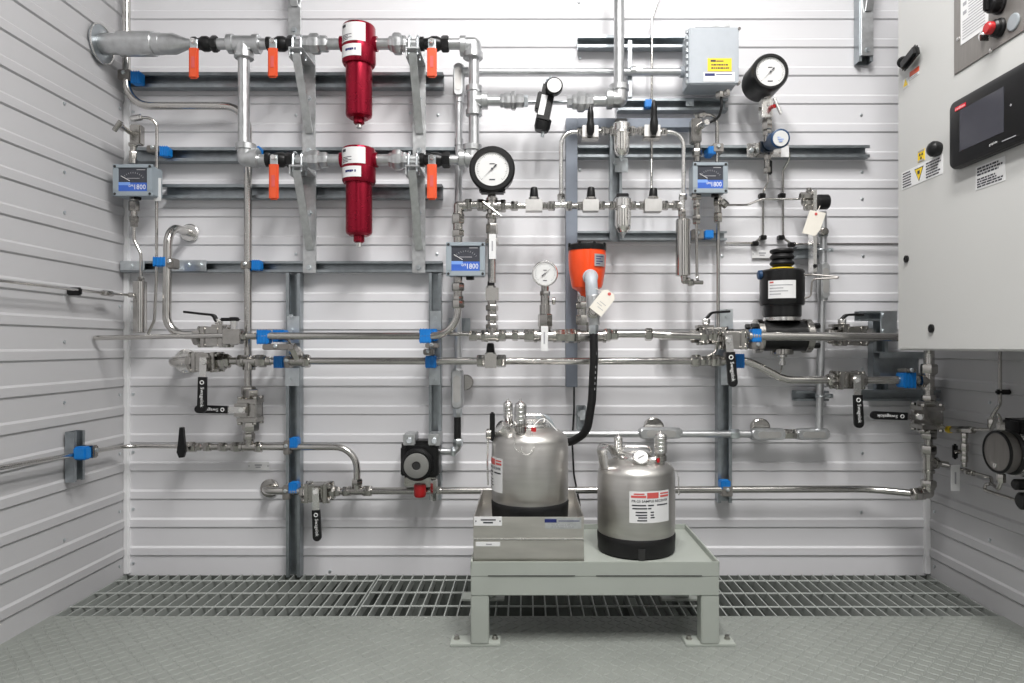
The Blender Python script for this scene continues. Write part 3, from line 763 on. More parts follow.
# ---- curved pipe from the wall outlet near the corner
t = T('steel_pipe', 'bent stainless pipe from a round wall plate, curving down to the corner lever valve', 'pipe', P(190, 233, .01))
w0 = P(190, 233, .0085)
t.p('wall_plate', MB().lathe(w0, (0, -1, 0), [(0, .0255), (.003, .0255), (.005, .023), (.006, .013)], 32), 'bright_steel')
c0 = V((w0.x, -.127, w0.z)); c1 = V((w0.x - .012, -.127, P(0, 335, .127).z))
t.p('pipe', MB().sweep([w0, c0, V((P(166.5, 300, .127).x, -.127, c1.z)), P(196, 335, .127)], L(8.3, .127) / 2, .052, 16, 9), 'steel')
# ---- rear line at the upper manifold
lever_valve(216, 337, .127, 46, 'stainless valve with bent black lever at the end of the curved corner pipe', [(219, 321), (217, 322), (214, 315), (203, 314), (185.5, 312)], 21)
t = T('steel_pipe', 'rear stainless pipe running behind the front pipe between the blue clamps', 'pipe', P(300, 336, REAR))
t.pipe([(236, 337, .127), (262, 336.5, .114), (440, 334, .114), (452, 334, FRONT), (474, 334.5, FRONT)], 3.6, bend=30)
# front thin pipe from the left wall with its plug valve
t = T('steel_pipe', 'thin stainless pipe running in front of the lever valve to the left wall', 'pipe', V((-HALF, -.16, P(0, 337, .16).z)))
t.p('pipe', MB().cyl(V((-HALF + .0065, -.15, P(0, 338, .15).z)), P(224, 335.5, .165), L(5.0, .16) / 2, 14), 'steel')
t = T('needle_valve', 'square stainless valve block with flat black knob in front of the lever valve', 'valve', P(231, 336, .165))
t.p('body', MB().pbox(222, 329, 240, 344, .15, .178, .002), 'fitting')
t.p('bonnet', MB().cyl(P(234, 330, .165), P(234, 320, .165), .009, 16, ch=.001), 'bright_steel')
k = MB(); k.box(P(230, 319.5, .165), L(19, .165), .016, L(3.4, .165), bev=.003); k.cyl(P(234, 321, .165), P(234, 317.2, .165), .0125, 20, ch=.002)
t.p('knob', k, 'black_plastic')
t.hx(240, 336, 247, 336, .165, 9); t.cy(246, 336, 257, 336, .165, 6.5, 'nipple')
# front pipe, up through the blue-faced meter
t = T('steel_pipe', 'front stainless pipe from the blue clamps bending up under the blue-faced meter', 'pipe', P(300, 336, FRONT))
t.pipe([(252, 336, FRONT), (458, 336, FRONT), (458, 304, FRONT)], 7.4, bend=26)
t.hx(458, 308, 458, 300, FRONT, 12.5); t.hx(458, 301, 458, 296, FRONT, 10.5, 'union_fitting'); t.cy(458, 297, 458, 290, FRONT, 9, 'nipple'); t.hx(458, 291, 458, 283, FRONT, 12.5); t.cy(458, 284, 458, 273, FRONT, 9, 'nipple')
# ---- the three panel meters
def meter(x0, y0, x1, y1, d, label, back):
    t = T('gas_meter', label, 'meter', P((x0 + x1) / 2, y1, d)); th = .03
    px = L(1, d + th); W, H = x1 - x0, y1 - y0
    t.p('case', MB().pbox(x0 + .8, y0 + .8, x1 - .8, y1 - .8, d - .035, d + th - .006, .003), 'meter_grey')
    b = MB(); n = V((0, -1, 0)); c = P((x0 + x1) / 2, (y0 + y1) / 2, d + th)
    ow, oh, iw, ih = W * px / 2, H * px / 2, W * px * .365, H * px * .365
    yo = H * px * .02
    for (cx, cz, sx, sz) in ((0, (oh + ih + yo) / 2 , 2 * ow, oh - ih - yo), (0, -(oh + ih - yo) / 2, 2 * ow, oh - ih + yo), (-(ow + iw) / 2, yo, ow - iw, 2 * ih), ((ow + iw) / 2, yo, ow - iw, 2 * ih)):
        b.box(c + V((cx, .004, cz)), sx, .008, sz, bev=.0012)
    t.p('lid_frame', b, 'meter_grey')
    face = t.p('face', MB().box(c + V((0, .006, yo)), 2 * iw + .002, .004, 2 * ih + .002), 'screen_dark', label='dark meter face with blue lower band')
    f = c + V((0, .0036, yo))
    t.p('blue_band', MB().box(f + V((0, 0, -ih * .62)), 2 * iw, .0006, ih * .74), 'meter_blue', face)
    t.p('pale_band', MB().box(f + V((-iw * .6, -.0002, -ih * .34)), iw * .8, .0006, ih * .26), 'meter_pale', face)
    k = MB()
    for i in range(11):
        a = PI * (.22 + .56 * i / 10); o = V((math.cos(a), 0, math.sin(a)))
        m0 = f + V((0, 0, -ih * .5)); k.box(m0 + o * ih * 1.1, .0009, .0006, .004, Matrix.Rotation(PI / 2 - a, 3, 'Y'))
    k.box(f + V((iw * .55, 0, ih * .86)), iw * .6, .0006, .0022)
    k.box(f + V((.0, 0, ih * .12)), iw * .9, .0006, .0016)
    t.p('scale_marks', k, 'ink_grey', face)
    a0, a1 = f + V((-iw * .82, -.0008, ih * .32)), f + V((-iw * .22, -.0008, -ih * .1))
    t.p('needle', MB().cyl(a0, a1, .0008, 6), 'ink_white', face)
    t.text('1800', f + V((iw * .5, -.0008, -ih * .62)), RX, UZ, ih * .42, 'ink_white', face, iw * .78)
    t.text('GPR', f + V((-iw * .12, -.0008, -ih * .52)), RX, UZ, ih * .2, 'ink_white', face, iw * .36)
    for sx in (-1, 1):
        for sz in (-1, 1):
            t.p('corner_screw', MB().lathe(c + V((sx * (ow - .006), 0, sz * (oh - .006))), n, [(0, .0036), (.0012, .0034), (.0016, .002)], 12), 'hole_dark')
    t.p('cable_gland', MB().hexa(P(x0 + W * .62, y1 - 1, d), P(x0 + W * .62, y1 + 4, d), .011), 'black_plastic')
    return t
meter(446, 242, 485, 276, FRONT, 'blue-faced grey meter beside the white tag under the large gauge', 0)
meter(112.5, 164, 152, 196, .085, 'blue-faced grey meter in the corner beside the left wall', 0)
meter(693, 162, 728, 193, .085, 'blue-faced grey meter beside the steel sample cylinder', 0)

# ---- middle line: elbow, gauge cross and the black-knob valves
t = T('steel_pipe', 'stainless elbow and nuts on top of the blue-faced meter below the large gauge', 'pipe', P(458, 240, MID))
t.vrow(458, MID, [(243, 235, 9, 'c'), (237, 230, 12, 'h'), (231, 222, 10, 'c'), (224, 214, 12.5, 'h')])
t.tee(458.5, 206, MID, {'d': 11, 'r': 9}, 9.5, lip=2, name='elbow_fitting')
t.hrow(205, MID, [(465, 472, 11.5, 'h'), (471, 478, 8, 'c'), (477, 484, 11, 'h')])
t = T('steel_pipe', 'stainless cross under the large gauge with tube and fittings down to the lower line', 'pipe', P(492, 320, MID))
t.tee(492, 206, MID, {'l': 9, 'r': 9, 'u': 8, 'd': 12}, 10, lip=1.5, name='cross_fitting')
t.vrow(492, MID, [(214, 219, 12, 'h'), (219, 225, 9, 'c'), (224, 234, 11.5, 'h'), (233, 240, 10, 'c'), (239, 246, 12.5, 'h')])
t.pipe([(492, 245, MID), (492, 283, MID)], 8.2)
t.p('tee_handle', MB().cyl(P(483, 202, MID + .028), P(501, 216, MID + .028), .0034, 10), 'fitting')
t.p('handle_stem', MB().cyl(P(492, 208, MID), P(492, 208, MID + .029), .005, 10), 'fitting')
t = T('tag_plate', 'white tag hanging upright on the tube below the large round gauge', 'tag', P(492, 246, MID + .02))
b = t.p('plate', MB().pbox(489, 234, 496, 259, MID + .0185, MID + .020, .0003), 'white_label')
t.p('print', MB().pbox(491.6, 241, 493, 251, MID + .020, MID + .0203, 0), 'ink_grey', b)
def knob_valve(x, y, d, label, bw, bh, kx, k0, k1, kw, m='satin_steel', bodyname='body', tilt=0):
    t = T('needle_valve', label, 'valve', P(x, y, d))
    t.p('body', MB().pbox(x - bw / 2, y - bh / 2, x + bw / 2, y + bh / 2, d - .012, d + .014, .0012), m)
    t.p('bonnet', MB().lathe(P(kx, y - bh / 2 + .5, d), (tilt, 0, 1), [(0, L(kw * .62, d)), (L(2, d), L(kw * .62, d)), (L(2.4, d), L(kw * .42, d)), (L(5, d), L(kw * .36, d))], 6), 'fitting')
    a = P(kx, k1, d); h = L(k1 - k0, d); r = L(kw, d) / 2
    m2 = MB().lathe(a, (tilt, 0, 1), [(0, r), (h * .12, r * 1.02), (h * .7, r * .88), (h * .92, r * .78), (h, r * .5)], 12)
    t.p('knob', m2, 'black_plastic')
    return t
knob_valve(492, 294, MID, 'stainless valve with black cap knob below the white tag, under the large gauge', 13, 13, 491, 279, 287, 7.5, 'fitting')
t = T('steel_pipe', 'stack of stainless nuts below the black-capped valve under the large gauge', 'pipe', P(492, 330, MID))
t.vrow(492, MID, [(300, 306, 9, 'c'), (305, 311, 12, 'h'), (311, 316, 9, 'c'), (315, 321, 12, 'h'), (320, 325, 9, 'c'), (324, 330, 12, 'h')])
# row of fittings and valves along the mid line
def mid_row(y, items, label, extra=None):
    x0 = items[0][0]
    t = T('tube_fitting', label, 'fitting', P(x0, y, MID)); t.hrow(y, MID, items)
    if extra: extra(t)
    return t
mid_row(206, [(500, 506, 12, 'h'), (505, 512, 7, 'c'), (511, 518, 9, 'h'), (517, 526, 6, 'c')], 'stainless tube fitting between gauge cross and first black-knob valve')
knob_valve(534, 205, MID, 'first black-knob valve on the mid line, next to the large gauge', 17, 12, 534, 187, 197, 8.5)
def e1(t):
    t.tee(561, 205, MID, {'l': 6, 'r': 6, 'u': 8}, 6, 'bright_steel', 1.5)
mid_row(206, [(542, 548, 7, 'h'), (548, 555, 9, 'h'), (566, 572, 9, 'h'), (571, 578, 6, 'c'), (577, 583, 8, 'h')], 'stainless tee and fittings where the looped tube leaves the mid line', e1)
knob_valve(591, 205, MID, 'black-knob valve just before the lower glass bowl', 16, 12, 591, 187, 197, 8.5)
mid_row(205.5, [(599, 605, 8, 'h'), (604, 610, 6, 'c'), (609, 615, 8, 'h')], 'stainless fitting between black-knob valve and the lower glass bowl')
mid_row(205.5, [(630, 636, 8, 'h'), (635, 640, 6, 'c'), (639, 646, 8, 'h')], 'stainless fitting on the far side of the lower glass bowl')
knob_valve(653.5, 205, MID, 'black-knob valve with the thin upright tube, beyond the lower glass bowl', 17, 13, 653, 188, 198, 9, tilt=.06)
def e2(t):
    t.tee(682, 205, MID, {'l': 5, 'u': 8, 'd': 7}, 6, 'bright_steel', 1.5)
    t.vrow(682, MID, [(210, 216, 8, 'h'), (215, 221, 7, 'c')])
mid_row(205.5, [(662, 668, 9, 'h'), (667, 673, 6, 'c'), (672, 679, 9, 'h')], 'stainless tee and fittings above the steel sample cylinder', e2)
# looped tube with the two black-handled valves
t = T('steel_tube', 'looped thin tube rising from the mid line to the first black-handled valve', 'tube', P(561, 196, MID))
t.pipe([(561, 198, MID), (561, 132, MID), (581, 132, MID)], 4.2, 'bright_steel', 13)
t.hx(561, 200, 561, 194, MID, 7.5); t.hx(577, 132, 583, 132, MID, 7)
t = T('steel_tube', 'looped thin tube from the second black-handled valve down to the mid line', 'tube', P(684, 196, MID))
t.pipe([(660, 132, MID), (683.5, 132, MID), (683.5, 200, MID)], 4.2, 'bright_steel', 14)
t.hx(683, 200, 683, 194, MID, 7.5); t.hx(661, 132, 667, 132, MID, 7)
def paddle_valve(x, y, hx, hy0, label):
    d = MID; t = T('plug_valve', label, 'valve', P(x, y, d))
    t.p('body', MB().pbox(x - 8, y - 6.5, x + 8, y + 6.5, d - .012, d + .014, .0012), 'satin_steel')
    t.p('base_strip', MB().pbox(x - 8.5, y + 5, x + 8.5, y + 7, d - .013, d + .017, .0006), 'fitting')
    t.p('stem', MB().cyl(P(hx, y - 1, d + .012), P(hx, y - 1, d + .026), .006, 12), 'fitting')
    a, b = P(hx, y + 4, d + .026), P(hx, hy0, d + .032); m = MB(); ax = (b - a); ln = ax.length; ax.normalize(); r = L(8, d) / 2
    m.sweep([a + ax * ln * k / 8 for k in range(9)], lambda f: r * (.55 if f < .01 else .95 if f < .15 else 1 if f < .4 else .78 if f < .8 else .62 if f < .95 else .3), 0, 12)
    t.p('handle', m, 'black_plastic')
    return t
paddle_valve(590.5, 131.5, 590.5, 106, 'valve with upright black handle just before the upper glass bowl')
paddle_valve(652.5, 131, 654, 100, 'valve with upright black handle just beyond the upper glass bowl')
t = T('tube_fitting', 'small nuts between black-handled valve and the upper glass bowl', 'fitting', P(605, 131, MID)); t.hrow(131, MID, [(598, 602, 5, 'c'), (601, 607, 8, 'h'), (606, 611, 6, 'h'), (610, 615, 9, 'h')])
t = T('tube_fitting', 'small nuts on the far side of the upper glass bowl', 'fitting', P(638, 131, MID)); t.hrow(131, MID, [(630, 635, 9, 'h'), (634, 639, 6, 'h'), (638, 643, 8, 'h'), (642, 646, 5, 'c')])
def bowl_filter(x, yt, yb, label):
    d = MID; t = T('coalescing_filter', label, 'filter', P(x, yb, d)); c = P(x, yt, d); dn = V((0, 0, -1)); r = L(17.5, d) / 2; h = L(yb - yt, d)
    t.p('head', MB().lathe(c, dn, [(0, r * .8), (h * .04, r * .98), (h * .22, r), (h * .24, r * .9), (h * .28, r * .9)], 28), 'bright_steel')
    t.p('bowl', MB().lathe(c + dn * h * .26, dn, [(0, r * .92), (h * .42, r * .92), (h * .52, r * .82), (h * .6, r * .5)], 28), 'bowl_clear')
    t.p('bowl_ring', MB().torus(c + dn * h * .27, dn, r * .93, r * .07, 28, 8), 'bright_steel')
    for s in (-.55, .55):
        t.p('bowl_rib', MB().sweep([c + dn * h * .3 + V((s * r, -r * .78, 0)), c + dn * h * .68 + V((s * r, -r * .78, 0)), c + dn * h * .8 + V((s * r * .5, -r * .5, 0))], r * .12, r * .2, 8), 'bright_steel')
    t.p('drain_knob', MB().lathe(c + dn * h * .84, dn, [(0, r * .3), (h * .05, r * .34), (h * .09, r * .2), (h * .16, r * .14)], 12), 'zinc')
    t.p('mount_clip', MB().pbox(x - 6, yt - 5, x + 6, yt + 2, .068, d, .002), 'black_plastic')
    return t
bowl_filter(621.5, 123, 161, 'upper one of two shiny glass bowl filters on the short upright strut')
bowl_filter(623, 198, 238, 'lower one of two shiny glass bowl filters on the short upright strut')
# wireway, slate grey
b = MB(); b.pbox(566, 118, 577.5, 387, .0075, .05, .001); b.pbox(577.6, 118, 692, 127.5, .0075, .05, .001)
one('wire_duct', b, 'duct_grey', 'slate grey square wiring duct running up and turning over the glass bowls', 'wiring duct')
one('cable', MB().sweep([P(574, 386, .03), P(574, 412, .028), P(572, 440, .05), P(574, 475, .06), P(580, 506, .05)], .0026, .05, 8), 'black_rubber', 'thin black cable dropping from the end of the grey wiring duct', 'cable')
# thin tube that comes from above to the black-knob valve
t = T('steel_tube', 'thin stainless tube from above running down to the black-knob valve beyond the lower bowl', 'tube', P(652, 190, .05))
t.pipe([(668, -30, .05), (652, 18, .05), (651.5, 160, .05), (651.5, 200, .10)], 2.4, 'steel', 6)
# large round gauge
def dial_gauge(t, c, n, R, depth, face, flat=False, needle=2.3, case='black_plastic', lip=.78, back=None):
    """case, rim, dial, printed scale and needle; n is the way the dial looks, c the centre of its front"""
    n = V(n).normalized(); u = UZ.cross(n) * -1; u = n.cross(UZ) * -1; u.normalize(); up = (UZ - n * UZ.dot(n)).normalized(); rt = up.cross(n) * 1.0
    rt = -n.cross(up) * -1; rt = up.cross(n)
    cs = t.p('case', MB().lathe(V(c) - n * depth, n, [(0, (back or .8) * R), (depth * .12, (back or .8) * R * 1.04 if back else R * .96), (depth * .75, R), (depth * .93, R), (depth, R * .93), (depth, lip * R), (depth - min(.008, depth * .14), lip * R)], 40, True, True), case)
    fc = V(c) - n * (min(.008, depth * .14) - .0022)
    dl = t.p('dial', MB().lathe(fc - n * .002, n, [(0, lip * R * .99), (.002, lip * R * .99)], 40), face)
    k = MB(); f = fc + n * .0004
    for i in range(41):
        a = math.radians(225 - 270 * i / 40); o = rt * math.cos(a) + up * math.sin(a); l = .12 if i % 5 == 0 else .06
        rr = lip * R * (.90 - l / 2); rot = Matrix((o, n, o.cross(n))).transposed()
        k.box(f + o * rr, lip * R * l, .0004, lip * R * .014, rot)
    k.box(f + up * lip * R * .3, lip * R * .3, .0004, lip * R * .06, Matrix((rt, n, up)).transposed())
    k.box(f - up * lip * R * .62, lip * R * .34, .0004, lip * R * .07, Matrix((rt, n, up)).transposed())
    t.p('scale_marks', k, 'ink', dl)
    o = rt * math.cos(needle) + up * math.sin(needle)
    nd = MB(); q = f + n * .002
    s = o.cross(n)
    nd.prism([q - o * lip * R * .36 + s * lip * R * .055, q - o * lip * R * .36 - s * lip * R * .055, q - o * lip * R * .1 - s * .0008, q + o * lip * R * .74, q - o * lip * R * .1 + s * .0008], n * .0006)
    nd.cyl(q, q + n * .0016, lip * R * .06, 12)
    t.p('needle', nd, 'ink', dl)
    return cs
t = T('pressure_gauge', 'large round black gauge with white dial in the middle of the wall', 'gauge', P(492, 195, MID))
R = L(23, MID + .03); dial_gauge(t, P(492, 168.5, MID + .03), (0, -1, 0), R, .048, 'dial_white', needle=math.radians(225), lip=.75)
t.p('socket_block', MB().pbox(479, 184, 505, 192, MID - .014, MID + .024, .004), 'black_plastic')
t.vrow(492, MID, [(191, 196, 7, 'c'), (195, 200, 8.5, 'h')])
# ---- lower line of fittings, small gauge and orange transmitter (one straight run)
t = T('tube_fitting', 'run of stainless nuts and tee under the capped valve on the main front line', 'fitting', P(492, 336, MID))
t.hrow(336, MID, [(469, 477, 10, 'h'), (476, 482, 8, 'c'), (481, 487, 11.5, 'h')])
t.tee(492, 336, MID, {'l': 7, 'r': 7, 'u': 8}, 10, lip=1.5)
t.hrow(335.5, MID, [(498, 506, 11.5, 'h'), (505, 513, 7.5, 'c'), (512, 518, 10.5, 'h'), (517, 525, 8, 'c'), (524, 535, 12.5, 'h')])
t = T('tube_fitting', 'stainless tee and large nuts under the small white gauge', 'fitting', P(545, 336, MID))
t.tee(545, 336, MID, {'l': 11, 'r': 11, 'u': 10}, 11, lip=1.5)
t.hrow(336, MID, [(555, 566, 12.5, 'h'), (565, 577, 14, 'h')])
t.vrow(545, MID, [(327, 314, 14, 'h'), (315, 305, 11, 'c')])
t = T('pressure_gauge', 'small round silver gauge with plain white dial standing on the front line', 'gauge', P(545, 305, MID))
R = L(13, MID + .02); dial_gauge(t, P(545, 273.5, MID + .02), (0, -1, 0), R, .026, 'dial_white', needle=math.radians(40), case='bright_steel', lip=.86)
t.vrow(545, MID, [(286, 292, 8, 'c'), (291, 296, 10, 'h'), (295, 306, 9, 'c')], 'fitting')
t.p('vent_knob', MB().lathe(P(552, 301, MID), (1, 0, 0), [(0, .008), (.002, .0105), (.007, .0105), (.009, .008)], 16), 'fitting')
t = T('tag_plate', 'white tag hanging upright below the small white gauge', 'tag', P(545, 352, MID + .03))
b = t.p('plate', MB().pbox(541, 326, 548, 351, MID + .0285, MID + .030, .0003), 'white_label'); t.p('print', MB().pbox(543.6, 332, 545, 344, MID + .030, MID + .0303, 0), 'ink_grey', b)
t = T('tube_fitting', 'stainless tee and nuts carrying the orange transmitter', 'fitting', P(590, 336, MID))
t.tee(592, 336, MID, {'l': 15, 'r': 14, 'u': 14}, 11.5, lip=1.5)
t.hrow(335, MID, [(604, 611, 12.5, 'h'), (610, 618, 10, 'h')])
t.vrow(582, MID, [(296, 303, 9, 'c'), (302, 309, 12, 'h'), (309, 316, 9, 'c'), (315, 325, 12, 'h')])
# orange transmitter
t = T('transmitter', 'orange round transmitter with black lid and grey conduit elbow', 'transmitter', P(587, 292, MID))
c = P(587, 250, MID); rr = L(19, MID)
zz = lambda y: abs(P(0, y, MID).z - c.z)
t.p('housing', MB().lathe(c, (0, 0, -1), [(0, rr * .97), (zz(256), rr * .99), (zz(270), rr * .96), (zz(284), rr * .84), (zz(288), rr * .78), (zz(292), rr * .42), (zz(297), rr * .3)], 36), 'orange_paint')
t.p('housing_rib', MB().box(c + V((rr * .1, -rr * .93, -zz(263))), rr * .10, rr * .14, zz(276), bev=.002), 'orange_paint')
lid = t.p('lid', MB().lathe(c + V((0, 0, -.003)), (0, 0, 1), [(0, rr * 1.0), (.004, rr * 1.02), (.014, rr * 1.0), (.017, rr * .9)], 36), 'black_plastic')
for i in range(8):
    a = i * PI / 4 + .3; t.p('lid_lug', MB().box(c + V((math.sin(a) * rr * .98, -math.cos(a) * rr * .98, .010)), .007, .007, .012, Matrix.Rotation(a, 3, 'Z'), .0015), 'black_plastic', lid)
pl = t.p('name_plate', MB().cylpatch((c.x, c.y), rr * 1.0 + .0005, .30, 1.0, P(0, 268, MID).z, P(0, 256, MID).z, .0008), 'galv', label='silver name plate')
k = MB()
for i in range(4): k.cylpatch((c.x, c.y), rr + .0015, .38, .38 + (.5, .3, .45, .25)[i], P(0, 258.5 + i * 2.4, MID).z - .0012, P(0, 258.5 + i * 2.4, MID).z + .0012, .0002, 5)
t.p('print', k, 'ink_blue', pl)
t.p('conduit_elbow', MB().sweep([P(590, 277, MID + .03), P(591, 276, MID + .085), P(592, 296, MID + .085)], L(12.5, MID + .085) / 2, .03, 16), 'box_grey')
t.p('boss', MB().cyl(P(590, 277, MID + .03), P(590.5, 277, MID + .055), L(15, MID) / 2, 20, ch=.002), 'box_grey')
CD = MID + .085
t = T('conduit_box', 'grey conduit box with round cap hanging under the orange transmitter', 'conduit box', P(594, 325, CD))
t.p('body', MB().lathe(P(593, 295, CD), P(594.5, 325, CD) - P(593, 295, CD), [(0, L(6.5, CD)), (.004, L(7, CD)), (L(20, CD), L(7, CD)), (L(23, CD), L(5.6, CD)), (L(30, CD), L(5.4, CD))], 20), 'conduit')
t.p('cap', MB().lathe(P(593, 312, CD + .015), (0, -1, 0), [(0, L(6.4, CD)), (.008, L(6.4, CD)), (.010, L(5, CD)), (.0102, L(3, CD)), (.013, L(2.6, CD))], 20), 'fitting')
t.p('hose_nut', MB().hexa(P(593.6, 325, CD), P(593.8, 334, CD), L(10, CD) / 2), 'zinc')
h = MB().sweep([P(593.7, 333, CD), P(594, 360, CD), P(592, 400, CD - .01), P(587, 432, CD - .03), P(570, 443, .17), P(556, 440, .14), P(545, 434, .12)], L(8.4, CD) / 2, .06, 14)
t = T('hose', 'thick black hose curving from the orange transmitter down behind the first canister', 'hose', P(580, 436, .17))
ho = t.p('hose', h, 'black_rubber')
k = MB(); y = 352
while y < 392:
    a, b_ = P(596.5 - (y - 350) * .045, y, CD + .0088), P(596.3 - (y - 350) * .045, y + 3, CD + .0088)
    k.box((a + b_) / 2, .0014, .0006, .006); y += 5.5 if int(y) % 3 else 8
t.p('print', k, 'ink_grey', ho, flat=True)
t = T('paper_tag', 'off-white paper tag tied to the orange transmitter, hanging tilted', 'tag', P(603, 302, CD + .03))
c = P(603, 302, CD + .03); rot = Matrix.Rotation(math.radians(-38), 3, 'Y').inverted()
def R2(x, z, y=0): return c + Matrix.Rotation(math.radians(38), 3, 'Y') @ V((x, y, z))
w, h = L(15, CD), L(25, CD)
tg = t.p('tag', MB().prism([R2(-w / 2, -h / 2), R2(w / 2, -h / 2), R2(w / 2, h * .36), R2(w * .28, h / 2), R2(-w * .28, h / 2), R2(-w / 2, h * .36)], (0, -.0008, 0)), 'paper_tag')
t.p('eyelet', MB().lathe(R2(0, h * .40, -.0008), (0, -1, 0), [(0, .0042), (.0006, .0042)], 12), 'ink_red', tg)
k = MB()
for i, (a, b_) in enumerate(((-.2, .3), (-.3, .1), (-.1, .35))): k.box(R2((a + b_) / 2 * w, -h * (.05 + .11 * i), -.001), (b_ - a) * w, .0004, .0012, Matrix.Rotation(math.radians(38), 3, 'Y'))
t.p('print', k, 'ink_grey', tg)
t.p('string', MB().sweep([R2(0, h * .4, -.001), P(594, 288, CD + .01), P(590, 284, CD - .02)], .0009, .01, 6), 'paper_tag')
# front pipe going on, with its jog and rear pipe
t = T('steel_pipe', 'stainless pipe on the front line between orange transmitter and the front valve', 'pipe', P(650, 336, FRONT))
t.pipe([(617, 334, FRONT), (650, 334, FRONT), (668, 335, FRONT + .015), (702, 336, FRONT + .015)], 7.8, bend=22)
t.hx(645, 334.5, 652, 334.5, FRONT, 12.5)
t.hx(700, 336, 708, 336, FRONT + .015, 12); t.hx(707, 336, 713, 336, FRONT + .015, 9, 'union_fitting'); t.hx(712, 336, 717, 336, FRONT + .015, 13)
t = T('steel_pipe', 'rear stainless pipe elbow coming out of the wall behind the front line', 'pipe', P(664, 336, .01))
t.p('pipe', MB().sweep([P(664, 336, .002), P(661, 336, .085), P(692, 336, .085)], L(9, .085) / 2, .035, 16), 'fitting')
lever_valve(712, 336, .085, 46, 'stainless valve with short black lever behind the front line, beside the hanging handle', [(706, 321), (706, 319), (711, 313), (718, 312), (729, 311.5)], 18)
sw_valve(731, 340, FRONT + .015, 'h', 32, 'front stainless valve with lettered black handle hanging down beside the black actuator', 'd', 352, 387, 19, 9.6, 729, slant=4)
t = T('steel_pipe', 'front stainless pipe passing in front of the black actuator into the cabinet\'s shade', 'pipe', P(820, 336, FRONT))
t.hx(741, 336, 748, 336, FRONT + .012, 13); t.pipe([(747, 336, FRONT + .012), (925, 337.5, FRONT), (929, 337.5, FRONT), (929, 352, .135)], 8.6, bend=4)
# ---- line B: lower main line
BD = .10
t = T('steel_pipe', 'bent stainless pipe coming out of a round wall plate to the lower left valve', 'pipe', P(187, 361, .01))
w0 = P(186.5, 361, .0085); t.p('wall_plate', MB().lathe(w0, (0, -1, 0), [(0, .034), (.003, .034), (.005, .031), (.006, .018)], 32), 'bright_steel')
zc = P(0, 361, BD).z
t.p('pipe', MB().sweep([w0, V((w0.x, -BD, P(0, 362, BD).z)), P(200, 362, BD)], L(11, BD) / 2, .034, 18, 10), 'steel')
sw_valve(207, 362, BD, 'h', 40, 'stainless valve beside the corner whose lettered black handle hangs down', 'd', 377, 413, 20, 9, 203, slant=-1)
t = T('steel_pipe', 'line of stainless nuts and tee between the two blue-clamped struts, lower main line', 'pipe', P(240, 361, BD))
t.hrow(361, BD, [(224, 230, 14, 'h'), (229, 239, 8, 'c'), (238, 244, 12, 'h')])
t.tee(249, 361, BD, {'l': 7, 'r': 8, 'd': 9}, 10.5, lip=1.5)
t.hrow(361, BD, [(256, 266, 12.5, 'h'), (265, 271, 9, 'c')]); t.pipe([(270, 361, BD), (288, 361, BD)], 7.6)
t = T('sensor_fitting', 'angled stainless sensor fitting with thin tube just under the blue clamps of the tall strut', 'fitting', P(295, 361, BD))
t.tee(297, 361, BD, {'l': 9, 'r': 8}, 10.5, lip=1.5)
t.p('angled_body', MB().hexa(P(299, 361, BD), P(291, 345, BD + .02), L(10, BD) / 2), 'fitting'); t.p('angled_body', MB().hexa(P(303, 359, BD), P(296, 348, BD), L(7, BD) / 2), 'fitting')
t.p('tube', MB().sweep([P(293, 349, BD + .018), P(288, 339, BD + .02), P(279, 338, BD + .03)], .0032, .015, 8), 'fitting')
t.hx(303, 361, 310, 361, BD, 13)
t = T('steel_pipe', 'straight stainless pipe on the lower main line up to the black-cap valve', 'pipe', P(400, 361, BD))
t.pipe([(308, 361, BD), (486, 361, BD)], 7.6); t.hx(477, 361, 485, 361, BD, 12)
knob_valve(490.5, 361, BD, 'stainless valve with black cap on the lower main line under the large gauge', 12, 14, 490.5, 343, 353, 8.5, 'fitting')
t = T('steel_pipe', 'straight stainless pipe on the lower main line passing behind the black hose', 'pipe', P(600, 361, BD))
t.hx(497, 361, 506, 361, BD, 12.5); t.pipe([(504, 361, BD), (696, 361, BD)], 7.6)
t.hrow(361, BD, [(691, 700, 12.5, 'h'), (699, 708, 9.5, 'b'), (707, 712, 10, 'h'), (711, 720, 12.5, 'h'), (719, 724, 10, 'c')])
t = T('steel_pipe', 'stainless pipe sloping down from the blue clamp to the right-hand hanging handle', 'pipe', P(780, 378, BD))
t.pipe([(722, 361, BD), (748, 361, BD), (785, 380, BD), (832, 380, BD)], 8, bend=34)
t.hx(827, 380, 834, 380, BD, 13)
t = T('steel_tube', 'thin capillary looping behind the front valve to the lower main line', 'tube', P(705, 357, BD)); t.pipe([(704, 358, BD), (714, 353, BD), (720, 345, .09)], 1.8, 'fitting', 8, 'tube')
sw_valve(847, 380, BD, 'h', 38, 'stainless valve in the cabinet\'s shade with lettered black handle hanging down', 'd', 395, 428, 18, 9.4, 857, slant=2)
t = T('steel_pipe', 'dark stainless pipe between the shaded valve and the upright pipe under the cabinet', 'pipe', P(890, 380, BD)); t.pipe([(864, 380, BD), (924, 380, .12)], 8)
